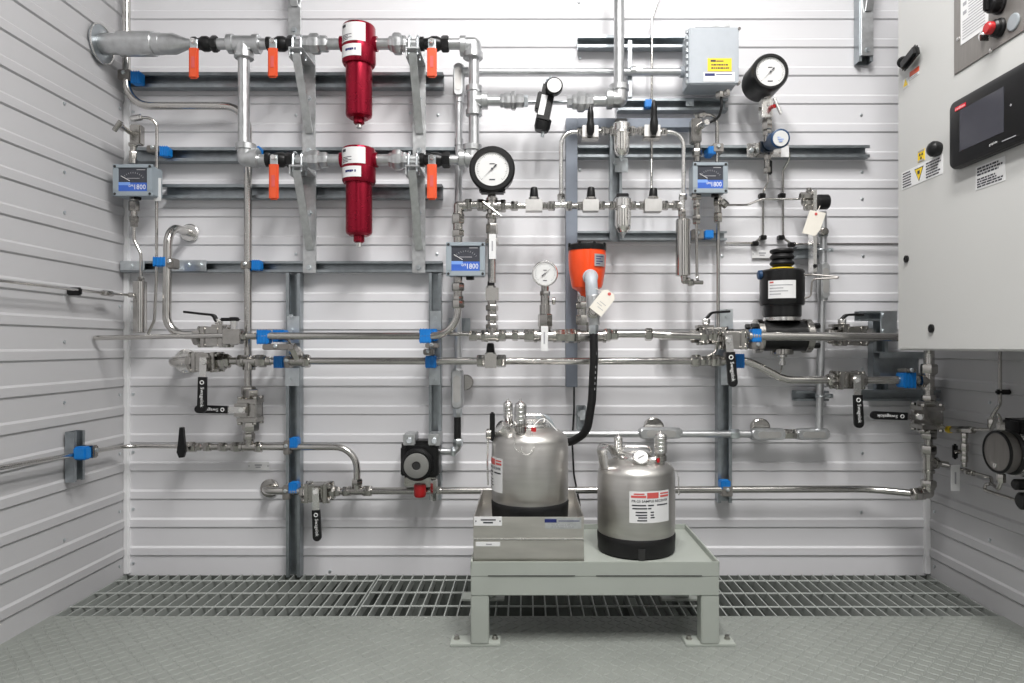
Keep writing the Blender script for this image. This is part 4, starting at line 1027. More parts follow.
# ---- lower left manifold
sw_valve(250.5, 410, PD + .012, 'v', 44, 'stainless valve on the tall corner pipe with lettered black handle pointing sideways', 'l', 228, 195, 20, 8.2, 241, slant=-1)
t = T('steel_pipe', 'stainless nuts and tee joining the sideways-handled valve to the low bent pipe', 'pipe', P(248, 447, PD))
t.vrow(249, PD, [(426, 432, 8, 'c'), (430, 434, 9, 'h'), (433, 440, 11, 'h')])
t.tee(249, 447, PD, {'l': 9, 'r': 9, 'u': 8}, 8.5, lip=1.5)
t.hrow(447, PD, [(256, 262, 11, 'h'), (232, 241, 10, 'h'), (226, 233, 7, 'c'), (219, 227, 9, 'h'), (210, 220, 6.5, 'c'), (204, 211, 9, 'h'), (200, 205, 5, 'c'), (194, 201, 8, 'h')])
t = T('steel_pipe', 'low stainless pipe crossing the tall strut and bending down to the lowest line', 'pipe', P(340, 447, .06))
t.pipe([(260, 447, PD), (357, 447, PD + .005), (357, 485, PD + .005)], 6.8, bend=22)
t = T('needle_valve', 'needle valve with upright black bar handle near the corner on the thin wall tube', 'valve', P(185, 447, PD))
t.p('body', MB().hexa(P(184, 447, PD), P(196, 447, PD), .0155), 'fitting')
t.p('stem', MB().cyl(P(186, 446.5, PD), P(182, 446.5, PD + .035), .005, 12), 'bright_steel')
m = MB(); hp = [(-1.7, -19), (1.9, -19), (3.2, -4), (4.2, 5), (2.2, 11), (-2, 11.5), (-4.5, 6), (-3.2, -4)]
m.prism([P(181 + a, 446.5 + b_, PD + .044) for a, b_ in hp], (0, .010, 0)); t.p('bar_handle', m, 'black_plastic')
# thin tube round the corner from the left wall
t = T('steel_tube', 'thin stainless tube running along the left wall and round the corner to the needle valve', 'tube', P(150, 447, PD))
xw = P(124, 445, .055).x; q0 = DIST - xw * FPX / (0 - VX)
t.p('tube', MB().sweep([V((xw, -1.05, EYE - (463.5 - VY) * (DIST - 1.05) / FPX * .0 - .235)), V((xw, -.055, P(0, 446, .055).z)), P(186, 446.5, PD)], L(4.2, .055) / 2, .05, 12), 'steel')
# ---- lowest line E
ED = .06
t = T('steel_pipe', 'short stainless pipe out of a round dark wall plate on the lowest line', 'pipe', P(268, 488, .01))
w0 = P(270, 488, .0075); t.p('wall_plate', MB().lathe(w0, (0, -1, 0), [(0, .026), (.004, .026), (.006, .022), (.0062, .012)], 32), 'fitting')
t.p('pipe', MB().sweep([w0, V((w0.x, -ED, P(0, 491, ED).z)), P(306, 491, ED)], L(7.4, ED) / 2, .028, 14), 'steel')
sw_valve(318, 492, ED + .004, 'h', 36, 'lowest stainless valve with lettered black handle hanging down beside the tall strut', 'd', 510, 541, 19, 8.6, 315.5, slant=2)
t = T('steel_pipe', 'stainless nuts and tee under the low bent pipe on the lowest line', 'pipe', P(357, 491, ED))
t.hrow(491.5, ED, [(333, 340, 10, 'h'), (339, 344, 7, 'c'), (343, 349, 10, 'h')]); t.tee(357, 491, ED, {'l': 9, 'r': 9, 'u': 8}, 8.5, lip=1.5); t.hrow(491, ED, [(364, 372, 11, 'h')]); t.hx(357, 485, 357, 479, ED, 11)
t = T('steel_pipe', 'longest stainless pipe, lowest on the wall, running behind the canisters to the elbow', 'pipe', P(600, 491, ED))
t.pipe([(370, 491, ED), (868, 489, ED), (920, 494, .12)], 7.2, bend=60)
# ---- upright pipe under the cabinet
FD = .125
t = T('steel_pipe', 'upright stainless pipe with nuts and tees dropping from under the cabinet', 'pipe', P(928, 440, FD))
t.pipe([(929, 345, FD), (929, 372, FD)], 10); t.hx(929, 364, 929, 374, FD, 15)
t.tee(928.5, 381, FD, {'u': 9, 'd': 9, 'l': 9}, 11, lip=1.5); t.vrow(928.5, FD, [(389, 396, 9, 'c'), (395, 401, 13, 'h'), (400, 408, 9, 'c')])
t = T('steel_pipe', 'lower upright stainless pipe with side tee and bottom elbow in the shade by the corner', 'pipe', P(928, 480, FD))
t.vrow(928.5, FD, [(431, 439, 14, 'h'), (438, 446, 8, 'c'), (445, 454, 14, 'h')]); t.tee(928.5, 463, FD, {'u': 10, 'd': 10, 'r': 9}, 10, lip=1.5); t.vrow(928.5, FD, [(472, 481, 8, 'c'), (480, 487, 14, 'h')])
t.tee(928, 493, FD, {'u': 8, 'l': 8}, 11, lip=2, name='elbow_fitting'); t.hx(912, 494, 921, 494, FD, 13)
sw_valve(927, 417, FD + .003, 'v', 34, 'stainless valve in the shade under the cabinet with black handle pointing sideways', 'l', 907, 870.5, 23, 8.2, 920, slant=-2)
# ================================================================== CONDUITS
def cond_body(t, a, b_, w, front=True, d=.055, name='body'):
    """rounded conduit box from a to b with a lid and gasket on its front"""
    ax = P(*b_, d) - P(*a, d); ln = ax.length; r = L(w, d) / 2
    bd = t.p(name, MB().lathe(P(*a, d), ax, [(0, r * .55), (ln * .06, r * .9), (ln * .2, r), (ln * .8, r), (ln * .94, r * .9), (ln, r * .55)], 20), 'galv_pipe')
    n = V((0, -1, 0)); u = ax.normalized(); s = n.cross(u); pts = []
    c0, c1 = P(*a, d) + u * r * 1.0, P(*b_, d) - u * r * 1.0; hw = r * .70
    for c, s0 in ((c1, 0), (c0, PI)):
        for i in range(9):
            q = s0 - PI / 2 + PI * i / 8; pts.append(c + u * math.cos(q) * hw + s * math.sin(q) * hw)
    t.p('lid', MB().prism([p + n * r * .6 for p in pts], n * r * .62), 'galv', bd)
    pts2 = [((p - (c0 + c1) / 2) * .72) + (c0 + c1) / 2 for p in pts]
    t.p('lid_panel', MB().prism([p + n * r * 1.2 for p in pts2], n * r * .1), 'satin_steel', bd)
    return bd
CDD = .055
t = T('conduit', 'pale upright conduit with lidded box at its top, running down behind the large gauge', 'conduit', P(458, 372, CDD))
cond_body(t, (459, 64), (459, 99), 12)
t.p('tube', MB().cyl(P(459, 96, CDD), P(458, 372, CDD), L(7.2, CDD) / 2, 16), 'conduit')
t.cy(459, 97, 459, 103, CDD, 9.5, 'coupling', 'conduit'); t.cy(458.8, 139, 458.8, 146, CDD, 9, 'coupling', 'conduit')
t = T('conduit', 'pale horizontal conduit running from the lidded box to the grey wall box', 'conduit', P(570, 72, CDD))
t.p('tube', MB().cyl(P(463, 72, CDD), P(688, 72, CDD), L(7, CDD) / 2, 16), 'conduit'); t.cy(463, 72, 469, 72, CDD, 10, 'coupling', 'conduit'); t.cy(630, 71, 636, 71, CDD, 9, 'coupling', 'conduit'); t.cy(680, 72, 688, 72, CDD, 11, 'lock_nut', 'box_grey')
t = T('conduit_box', 'lidded silver conduit box with round cover above the black flexible conduit', 'conduit box', P(458, 405, CDD))
cond_body(t, (457.5, 368), (457.5, 409), 13, d=CDD)
t.p('round_cover', MB().lathe(P(466, 382, .012), (0, -1, 0), [(0, .022), (.02, .022), (.022, .02)], 24), 'fitting')
t.hx(457.5, 408, 457.5, 417, CDD, 8.5, 'lock_nut', 'zinc')
t = T('hose', 'short black flexible conduit dropping to the air regulator\'s elbow', 'hose', P(458, 440, CDD))
t.p('hose', MB().cyl(P(457.5, 415, CDD), P(457.5, 441, CDD), L(7, CDD) / 2, 16), 'black_rubber')
t.p('elbow', MB().sweep([P(458.5, 438, CDD), P(458.5, 451.5, CDD), P(440, 451.5, CDD)], L(7.4, CDD) / 2, .02, 16), 'galv_pipe')
t.hx(458, 439, 458, 446, CDD, 9.5, 'lock_nut', 'zinc'); t.hx(451, 451.5, 456, 451.5, CDD, 9.5, 'lock_nut', 'zinc')
# right hand conduit
t = T('conduit', 'upright grey conduit behind the black actuator, from its lidded box to the low conduit', 'conduit', P(820, 430, CDD))
cond_body(t, (823, 262), (823, 300), 11, d=CDD)
t.p('tube', MB().cyl(P(822, 298, CDD), P(819, 430, CDD), L(7.4, CDD) / 2, 16), 'conduit'); t.p('tube', MB().cyl(P(823, 212, CDD), P(823, 264, CDD), L(7.4, CDD) / 2, 16), 'conduit')
t.hx(823, 229, 823, 237, CDD, 9.5, 'lock_nut', 'zinc'); t.p('union_knob', MB().lathe(P(823, 232, CDD + .008), (0, -1, 0), [(0, .011), (.012, .011), (.014, .008)], 16), 'fitting')
t.cy(823, 296, 823, 301, CDD, 9, 'coupling', 'conduit')
t = T('conduit', 'low horizontal grey conduit running behind the canisters to two lidded boxes', 'conduit', P(680, 434, CDD))
t.p('tube', MB().cyl(P(500, 434, CDD), P(735, 434, CDD), L(7, CDD) / 2, 16), 'conduit')
cond_body(t, (638, 433), (682, 433), 12, d=CDD); t.p('round_cover', MB().lathe(P(653, 427, .012), (0, -1, 0), [(0, .028), (.016, .028), (.018, .025)], 24), 'fitting')
t.hx(730, 434, 739, 434, CDD, 10, 'lock_nut', 'zinc'); t.cy(738, 434, 752, 434, CDD, 8, 'coupling', 'conduit')
cond_body(t, (749, 434), (785, 434), 12.5, d=CDD); t.p('round_cover', MB().lathe(P(759, 427, .012), (0, -1, 0), [(0, .026), (.016, .026), (.018, .023)], 24), 'fitting')
t.hx(783, 434, 796, 434, CDD, 10, 'lock_nut', 'fitting'); cond_body(t, (794, 434), (829, 434), 12, d=CDD)
# ================================================================== GREY WALL BOX
t = T('junction_box', 'grey hinged wall box with yellow sticker, top of the wall', 'electrical box', P(712, 100, .04))
d1 = .125
a = P(689, 27, d1); b_ = P(739, 84, d1)
X0, X1, Zt, Zb = a.x, b_.x, a.z, b_.z
t.p('case', MB().box(((X0 + X1) / 2, -(SF + d1 - .012) / 2, (Zt + Zb) / 2), X1 - X0 - .004, d1 - .012 - SF, Zt - Zb - .006, bev=.003), 'box_grey')
door = t.p('door', MB().box(((X0 + X1) / 2, -d1 + .006, (Zt + Zb) / 2), X1 - X0, .013, Zt - Zb, bev=.003), 'box_grey')
k = MB()
for i in range(9):
    z = Zt - (Zt - Zb) * (i + .5) / 9; k.cyl((X0 - .004, -d1 + .008, z - .005), (X0 - .004, -d1 + .008, z + .005), .004, 10)
    k.box((X0 + .001, -d1 + .012, z + .0), .006, .01, .008)
t.p('hinge', k, 'zinc')
for z in (Zt - .004, Zb + .004): t.p('latch_screw', MB().cyl((X1 + .001, -d1 - .001, z), (X1 + .001, -d1 + .014, z), .004, 10), 'fitting')
n = V((0, -1, 0))
y = plaque(t, V(((P(719.5, 0, d1).x), -d1 - .0005, P(0, 65, d1).z)), RX, UZ, L(24, d1), L(13, d1), [(.12, .34, .72, .88), (.36, .66, .74, .82)] + rows(2, .12, .62, .15, .9, .45), 'yellow_label', name='yellow_sticker')
plaque(t, V(((P(719, 0, d1).x), -d1 - .0005, P(0, 77, d1).z)), RX, UZ, L(31, d1), L(9.5, d1), [(.04, .36, .58, .86), (.4, .92, .7, .78)], 'white_label', 'ink_blue', name='white_sticker')
t.hx(720, 92, 720, 98, .11, 9, 'cable_gland', 'fitting'); t.hx(727, 90, 727, 96, .12, 6, 'cable_gland', 'fitting')
t.p('mounting_foot', MB().pbox(696, 22, 730, 27, SF + .0005, SF + .005, .0008), 'galv')
one('cable', MB().sweep([P(721, 97, .11), P(722, 106, .11), P(719, 117, .10), P(713, 121, .09), P(704, 124, .09)], .0034, .03, 10), 'black_rubber', 'short black cable looping from the grey wall box to the valve below', 'cable')
# ================================================================== BIG TILTED GAUGE + TRANSMITTER
t = T('pressure_gauge', 'deep black gauge with white dial high on the wall above the blue-capped transmitter', 'gauge', P(766, 98, .11))
fr = P(771, 71, .17)
dial_gauge(t, fr, (-.02, -1, -.02), L(18.6, .17), .10, 'dial_white', needle=math.radians(225), lip=.80, back=.98)
t.vrow(767.5, .11, [(92, 99, 7, 'h')])
t.p('valve_body', MB().pbox(762, 98, 773, 117, .098, .126, .002), 'bright_steel')
t.p('valve_stem', MB().cyl(P(769, 108, .12), P(775, 106, .15), .005, 10), 'red_plastic'); t.p('tee_handle', MB().cyl(P(774, 98, .15), P(781, 114, .155), .0042, 12), 'bright_steel')
t.p('bleed_screw', MB().cyl(P(762, 109, .11), P(758.5, 109, .11), .005, 8), 'fitting')
t.vrow(767, .11, [(116, 121, 8, 'c'), (120, 130, 10, 'h'), (130, 136, 9, 'h'), (135, 142, 7, 'c')])
t = T('transmitter', 'small transmitter with blue body and pale round display on a steel mounting plate', 'transmitter', P(768, 157, .07))
t.p('mounting_plate', MB().pbox(747, 143, 789, 157, SF + .0006, SF + .006, .0008), 'bright_steel')
for bx, by in ((752, 150), (757, 147), (757, 153)): t.p('bolt', MB().hexa(P(bx, by, SF + .006), P(bx, by, SF + .016), .0062), 'zinc')
b0, b1 = P(768, 143, .06), P(779, 139, .155)
t.p('manifold_block', MB().pbox(759, 141, 774, 154, .044, .085, .003), 'fitting')
hb = t.p('housing', MB().lathe(b0, b1 - b0, [(0, L(5, .1)), (.03, L(6, .1)), (.034, L(8.6, .12)), (.085, L(8.6, .14)), (.092, L(9.4, .15)), (.108, L(9.4, .15)), (.11, L(8, .15))], 28), 'navy_plastic')
dr = (b1 - b0).normalized(); fc = b0 + dr * .1102
ds = t.p('display', MB().lathe(fc, dr, [(0, L(7.6, .15)), (.002, L(7.4, .15))], 28), 'dial_white', hb, 'pale round display')
k = MB(); 
for i in range(4): k.box(fc + dr * .0022 + V((0, 0, .008 - i * .005)), (.012, .018, .016, .01)[i], .0006, .0018)
t.p('print', k, 'meter_pale', ds)
t.p('hanging_label', MB().pbox(781, 146, 789, 157, .075, .0765, .0003), 'white_label', label='small white label plate')
t.vrow(767.5, .08, [(154, 160, 7, 'h')]); t.p('bleed_valve', MB().pbox(769, 160, 772.5, 174, .074, .086, .002), 'black_plastic'); t.vrow(767, .08, [(160, 168, 6, 'c'), (167, 173, 7, 'h')])
ID = .02
t = T('steel_tube', 'thin impulse tube from the blue-capped transmitter running down, nearest the meter', 'tube', P(764, 240, ID))
t.pipe([(768, 171, .07), (768, 182, .04), (763, 192, ID), (763, 236, ID), (754, 243, ID), (726, 243, ID)], 2.2, 'steel', 7, 'tube', 10)
t = T('steel_tube', 'thin impulse tube from the blue-capped transmitter running down and on toward the cabinet', 'tube', P(783, 240, ID))
t.pipe([(783, 150, .06), (790, 150, .05), (789, 160, .04), (783, 170, ID), (783, 238, ID), (792, 244, ID), (900, 244, ID)], 2.2, 'steel', 8, 'tube', 10)
for x, y, w in ((763, 195, 'upper clip on the thin tube nearest the meter'), (783, 195, 'upper clip on the thin tube nearer the cabinet'), (764, 237, 'lower clip on the thin tube nearest the meter'), (782, 237, 'lower clip on the thin tube nearer the cabinet'), (756, 243, 'clip on the thin tube turning toward the meter'), (793, 244, 'clip on the thin tube turning toward the cabinet')):
    b = MB().pbox(x - 3, y - 2, x + 3, y + 2.4, .0075, ID + .007, .0015); b.cyl(P(x, y, ID + .006), P(x, y, ID + .011), .0034, 8)
    one('tube_clip', b, 'black_plastic', 'small black ' + w, 'clip')
t = T('steel_tube', 'thin stainless tube from the meter bottom rising to the black-capped sensor', 'tube', P(760, 200, .05))
t.pipe([(722, 205, .09), (747, 205, .05), (762, 199, .045), (803, 199, .06)], 2.2, 'steel', 10, 'tube', 10)
# black-capped sensor on a flat bracket
t = T('pressure_switch', 'black-capped sensor on an upright flat steel bracket beside the cabinet', 'sensor', P(815, 265, .07))
t.p('bracket_plate', MB().pbox(813.5, 190, 817, 272, .05, .085, .0006), 'bright_steel'); 
t.p('cap', MB().lathe(P(817, 202, .075), (1, 0, 0), [(0, .019), (.002, .0205), (.028, .0205), (.031, .018)], 24), 'black_plastic')
t.p('bolt', MB().hexa(P(815, 266, .085), P(815, 266, .095), .006), 'black_plastic')
for yy, a0 in ((196, 800), (202, 802), (207, 804)): t.hx(a0, yy, 814, yy, .075, 7)
t.vrow(809, .07, [(188, 192, 5, 'c'), (191, 196, 7, 'h')])
t = T('paper_tag', 'beige paper tag hanging from the black-capped sensor', 'tag', P(812, 222, .1))
pts = [P(810, 210, .105), P(826, 213, .105), P(820, 230, .105), P(815, 236, .105), P(802, 233, .105)]
tg = t.p('tag', MB().prism(pts, (0, -.0008, 0)), 'paper_tag'); t.p('string', MB().sweep([P(817, 213, .106), P(820, 206, .098)], .001, 0, 6), 'paper_tag')
t.p('eyelet', MB().lathe(P(816, 214, .1065), (0, -1, 0), [(0, .004), (.0006, .004)], 12), 'ink_red', tg)
# ================================================================== CYLINDER AND METER PIPES
t = T('sample_cylinder', 'upright steel sample cylinder beside the blue-faced meter, with bottom elbow', 'cylinder', P(683, 276, MID))
c = P(683, 220, MID); h = L(56, MID); r = L(14.5, MID) / 2
t.p('shell', MB().lathe(c, (0, 0, -1), [(0, r * .9), (.001, r), (h - .001, r), (h, r * .9)], 32), 'steel'); t.p('end_disc', MB().lathe(c + V((0, 0, .0015)), (0, 0, -1), [(0, r * .92), (.002, r * .92)], 32), 'fitting')
t.tee(684, 281, MID, {'u': 6, 'r': 6}, 6, lip=1.5, name='elbow_fitting'); t.hrow(282.5, MID, [(688, 694, 7, 'h'), (693, 703, 4, 'c')])
t = T('steel_tube', 'short thin tube rising from the cylinder\'s bottom fitting to the blue clamp', 'tube', P(697, 260, .1)); t.pipe([(702, 283, .14), (697, 281, .10), (696.5, 232, .09), (696.5, 222, .09)], 3, bend=8, name='tube')
t = T('steel_pipe', 'stainless tube with nuts dropping from the meter through the blue clamp to the valve', 'pipe', P(718, 260, PD))
t.vrow(718, .075, [(193, 199, 6, 'c'), (198, 206, 9, 'h'), (205, 213, 7, 'c'), (213, 222, 8.5, 'h')]); t.pipe([(718, 220, .075), (718, 232, PD), (718, 330, PD)], 3.6)
t = T('tube_fitting', 'stainless nuts hanging under the meter above the blue clamp', 'fitting', P(696, 215, .09))
t.vrow(696.5, .09, [(193, 200, 10, 'h'), (199, 204, 6, 'c'), (203, 209, 7, 'h'), (208, 216, 6, 'c'), (215, 224, 8, 'h')]); t.hx(721, 201, 727, 206, .09, 7)
t = T('needle_valve', 'stainless valve with bent tube on top of the meter under the grey wall box', 'valve', P(697, 150, .09))
t.vrow(697, .09, [(162, 156, 7, 'c'), (157, 149, 9, 'h'), (150, 142, 7, 'c')]); t.p('body', MB().pbox(691.5, 118, 702, 142, .075, .105, .003), 'fitting')
t.p('stem', MB().hexa(P(698, 128, .1), P(707, 122, .15), .009), 'bright_steel'); t.p('top_fitting', MB().hexa(P(694, 117, .09), P(705, 114, .09), .009), 'fitting')
t = T('steel_tube', 'bent tube looping from the valve under the grey wall box down to the meter', 'tube', P(717, 160, .075)); t.pipe([(703, 114.5, .09), (717, 116, .08), (717, 166, .075)], 3.8, bend=9, name='tube')
# corner meter pipes
t = T('needle_valve', 'stainless valve with small tee handle above the corner meter', 'valve', P(133, 160, .085))
t.vrow(133, .085, [(164, 159, 8, 'c'), (160, 151, 7, 'h'), (152, 146, 6, 'c'), (147, 143, 8, 'h')]); t.p('body', MB().pbox(129, 124, 140, 144, .075, .1, .003), 'fitting')
t.p('stem', MB().cyl(P(132, 134, .09), P(120, 125, .14), .006, 12), 'fitting'); t.p('tee_handle', MB().cyl(P(121, 121, .14), P(114, 131, .14), .0065, 12, ch=.001), 'fitting')
t.p('top_fitting', MB().hexa(P(131, 119, .085), P(142, 117, .085), .0085), 'bright_steel')
t = T('steel_tube', 'thin tube looping from the tee-handled corner valve down behind the curved pipe', 'tube', P(156, 320, PD)); t.pipe([(140, 117.5, .085), (157, 118, .07), (156.5, 280, PD), (154.5, 320, PD), (148, 334, PD)], 3, bend=9, name='tube')
t = T('tag_plate', 'white tag on the thin tube beside the corner meter', 'tag', P(157, 200, .075))
b = t.p('plate', MB().pbox(153.5, 178, 161, 201, .072, .0735, .0003), 'white_label'); t.p('print', MB().pbox(156.6, 185, 157.8, 195, .0735, .0738, 0), 'ink_grey', b)
t = T('steel_tube', 'small bent tube between corner meter and the cylinder below it', 'tube', P(140, 260, .085))
t.vrow(134, .085, [(196, 202, 8, 'c'), (201, 211, 9.5, 'h'), (210, 217, 6, 'c'), (216, 222, 8, 'h'), (221, 227, 6.5, 'h')]); t.pipe([(134, 226, .085), (134, 240, .085), (141, 254, .085), (141, 282, .085)], 3, bend=12, name='tube')
t = T('sample_cylinder', 'upright steel cylinder in the corner under the blue-faced meter', 'cylinder', P(140, 333, .085))
c = P(140, 281, .085); h = L(52, .085); r = L(12.5, .085) / 2
t.p('shell', MB().lathe(c, (0, 0, -1), [(0, r * .6), (.002, r), (h - .002, r), (h, r * .9)], 32), 'steel'); t.hx(141, 277, 141, 282, .085, 6); t.p('side_port', MB().cyl(P(134, 295, .085), P(129, 295, .085), .007, 10), 'fitting')
# left wall tube and its strut
t = T('steel_tube', 'thin stainless rod running along the left wall to the corner cylinder', 'tube', P(120, 294, .1))
xw = -HALF + .035; z1 = P(0, 295, .085).z
t.p('tube', MB().sweep([V((xw, -1.1, z1 - .004)), V((xw, -.14, z1)), P(130, 295, .085)], .0036, .04, 10), 'steel'); t.p('end_fitting', MB().hexa(V((xw, -.165, z1)), V((xw, -.12, z1)), .0075), 'fitting')
dd = DIST + xw * FPX / (VX - 79)
b = MB().box((-HALF + .024, -dd, z1 - .004), .034, .012, .020, bev=.003); one('tube_clip', b, 'black_plastic', 'black clip holding the thin rod on the left wall', 'clip')
dd = DIST - 1.12 * FPX / (VX - 78)
zt, zb = EYE - (431 - VY) * (DIST - dd) / FPX, EYE - (481 - VY) * (DIST - dd) / FPX
pr = strut_prof(.041, .0072, .030)
one('strut_channel', MB().extr(pr, lambda u, v, t: V((-HALF + v, -dd + u, t)), zb, zt), 'strut_galv', 'short upright strut channel on the left wall with a blue clamp', 'strut channel', None, True)
zc = (zt + zb) / 2 + .004
t = T('pipe_clamp', 'blue clamp holding the thin tube on the left wall', 'clamp', (-HALF + .06, -dd, zc))
t.p('cushion', MB().box((-HALF + .047, -dd - .016, zc + .006), .032, .026, .032, bev=.004), 'blue_plastic'); t.p('strap', MB().box((-HALF + .049, -dd + .008, zc + .006), .036, .020, .032, bev=.003), 'fitting'); t.p('bolt', MB().cyl((-HALF + .067, -dd + .008, zc + .010), (-HALF + .071, -dd + .008, zc + .010), .005, 8), 'zinc')
# small label plates on the wall
def wall_label(x0, y0, x1, y1, label):
    t = T('engraved_plate', label, 'label', P((x0 + x1) / 2, y1, .007)); a, b_ = P(x0, y0, .0085), P(x1, y1, .0085)
    plaque(t, V(((a.x + b_.x) / 2, -.0072, (a.z + b_.z) / 2)), RX, UZ, b_.x - a.x, a.z - b_.z, [(.32, .66, .52, .7), (.36, .6, .28, .42), (.03, .07, .4, .6), (.93, .97, .4, .6)], 'white_label', 'ink_grey')
wall_label(248, 462, 269, 470, 'small engraved label plate on the wall under the low bent pipe')
wall_label(752, 250, 773, 258, 'small engraved label plate on the wall beside the actuator bellows')
# ================================================================== BLACK ACTUATOR VALVE
AD = .085
t = T('actuated_valve', 'large black actuated valve with ribbed bellows cap and round flanged body', 'valve', P(782, 352, AD))
c = lambda y: P(782, y, AD); px = L(1, AD); dn = V((0, 0, -1))
bl = [(0, 8 * px)]
for i in range(3):
    q = i * 6.2 * px; bl += [(q + .8 * px, 11.2 * px), (q + 2.2 * px, 11.9 * px), (q + 3.8 * px, 11.2 * px), (q + 5.0 * px, 9.2 * px)]
bl.append((19.5 * px, 9.4 * px))
t.p('bellows', MB().lathe(c(249), dn, bl, 32), 'black_rubber'); t.p('bellows_ring', MB().lathe(c(268), dn, [(0, 11.5 * px), (1.2 * px, 11.5 * px)], 32), 'yellow_label', label='thin yellowish ring')
bd = t.p('actuator_body', MB().lathe(c(269.5), dn, [(0, 13 * px), (.8 * px, 20 * px), (2.5 * px, 21.4 * px), (34 * px, 21.4 * px), (36 * px, 20.6 * px)], 40), 'black_paint')
t.p('lower_body', MB().lathe(c(304), dn, [(0, 18.4 * px), (12 * px, 18.4 * px), (14 * px, 17 * px)], 40), 'black_paint')
t.p('clamp_ring', MB().lathe(c(317), dn, [(0, 17.5 * px), (.5 * px, 18 * px), (3.8 * px, 18 * px), (4.2 * px, 16 * px)], 40), 'bright_steel')
zt, zb = P(0, 282, AD).z, P(0, 299.5, AD).z
lb = t.p('label', MB().cylpatch((c(0).x, -AD), 21.4 * px + .0004, -.98, .26, zb, zt), 'white_label', label='white printed label')
k = MB(); k.cylpatch((c(0).x, -AD), 21.4 * px + .0012, -.90, -.72, zt - .007, zt - .003, .0003, 4)
t.p('print', k, 'ink_red', lb); k = MB()
for i in range(4): k.cylpatch((c(0).x, -AD), 21.4 * px + .0012, -.9, (.1, -.3, -.1, -.4)[i], zt - .014 - i * .008, zt - .0115 - i * .008, .0003, 6)
t.p('print', k, 'ink_grey', lb)
t.p('side_cap', MB().lathe(P(762, 275, AD), (-1, 0, 0), [(0, 5 * px), (3.6 * px, 4.6 * px), (4.2 * px, 3.6 * px)], 16), 'navy_plastic')
for y in (275, 299): t.p('air_port', MB().hexa(P(797, y, AD + .03), P(804.5, y, AD + .03), .0075), 'bright_steel')
t.p('air_tube', MB().sweep([P(803, 275, AD + .03), P(812, 274.5, AD + .03), P(838, 277, AD + .06), P(838, 278, AD + .06), P(812, 279, AD + .03), P(811, 296, AD + .03), P(803, 299, AD + .03)], .0024, .012, 8), 'plate_steel')
vb = P(782, 336, AD); ax = RX
t.p('valve_body', MB().lathe(vb - ax * 22 * px, ax, [(0, 15 * px), (44 * px, 15 * px)], 32), 'black_paint')
for s in (-1, 1):
    t.p('flange', MB().lathe(vb + ax * s * 21 * px, ax * s, [(0, 16.5 * px), (.5 * px, 17 * px), (6 * px, 17 * px), (6.6 * px, 16 * px)], 36), 'fitting')
    t.p('hub', MB().lathe(vb + ax * s * 27 * px, ax * s, [(0, 10 * px), (4 * px, 8 * px), (7 * px, 5 * px)], 24), 'black_paint')
    for a in (PI / 4, -PI / 4, 3 * PI / 4, -3 * PI / 4):
        o = V((0, -math.cos(a), math.sin(a))) * 13.6 * px; t.p('flange_bolt', MB().hexa(vb + ax * s * 26 * px + o, vb + ax * s * 33.5 * px + o, 3 * px), 'black_paint')
t.p('bottom_boss', MB().lathe(c(349), dn, [(0, 11 * px), (5 * px, 11 * px), (6 * px, 9 * px)], 24), 'fitting'); t.p('drain', MB().lathe(c(354), dn, [(0, 5 * px), (3 * px, 5 * px), (4 * px, 2.6 * px), (7 * px, 2.6 * px), (7.2 * px, 3.4 * px), (11 * px, 3.4 * px), (11.5 * px, 1.6 * px)], 16), 'bright_steel')
t.p('drain_tube', MB().sweep([P(782, 364, AD), P(781.5, 370, AD), P(778, 376, AD)], .0022, .01, 8), 'fitting')
lever_valve(850, 336, .07, 50, 'dark stainless lever valve behind the front pipe, half in the cabinet\'s shade', [(842, 321), (841, 320), (846, 315), (856, 314.5), (862, 315)], 20)
# ================================================================== BLACK REGULATOR ON THE STRUT
RD = .12
t = T('air_regulator', 'black square air regulator with round grey knob and red button, low on the strut', 'regulator', P(420, 490, .06))
t.p('body', MB().pbox(401, 441, 438.5, 478, .04, RD - .02, .008), 'black_plastic')
for s in (-1, 1): t.p('side_rib', MB().pbox(419.5 + s * 16 - 3, 447, 419.5 + s * 16 + 3, 476, RD - .022, RD - .012, .003), 'black_plastic')
c = P(418, 464, RD - .02); px = L(1, RD)
t.p('knob_collar', MB().lathe(c, (0, -1, 0), [(0, 16.5 * px), (.012, 16.5 * px), (.02, 14 * px), (.024, 14 * px)], 36), 'black_plastic')
kn = t.p('knob_face', MB().lathe(c + V((0, -.0245, 0)), (0, -1, 0), [(0, 12.4 * px), (.006, 12.4 * px), (.007, 11.6 * px), (.0071, 4.6 * px), (.004, 4.2 * px)], 36), 'knob_grey', label='round grey knob face')
t.p('knob_hole', MB().lathe(c + V((0, -.0285, 0)), (0, -1, 0), [(0, 4.2 * px), (.001, 4.2 * px)], 20), 'hole_dark', kn)
for x in (409, 434):
    t.p('mount_lug', MB().pbox(x - 6, 434, x + 6, 446, SF + .0006, RD - .018, .002), 'galv'); t.p('bolt', MB().hexa(P(x, 441, RD - .018), P(x, 441, RD - .008), .0085), 'zinc')
t.p('bottom_block', MB().pbox(404, 477, 436, 487, .05, RD - .03, .003), 'fitting'); t.p('drain_button', MB().lathe(P(420, 484, RD - .03), dn, [(0, 5.6 * px), (2 * px, 6.2 * px), (11 * px, 6.2 * px), (13 * px, 5 * px)], 20), 'red_plastic', label='red drain button')
t.p('port_fitting', MB().hexa(P(434, 479, RD - .03), P(434, 500, RD - .04), .010), 'bright_steel'); t.p('port_elbow', MB().pbox(430, 487, 440, 494, .05, .085, .003), 'fitting')
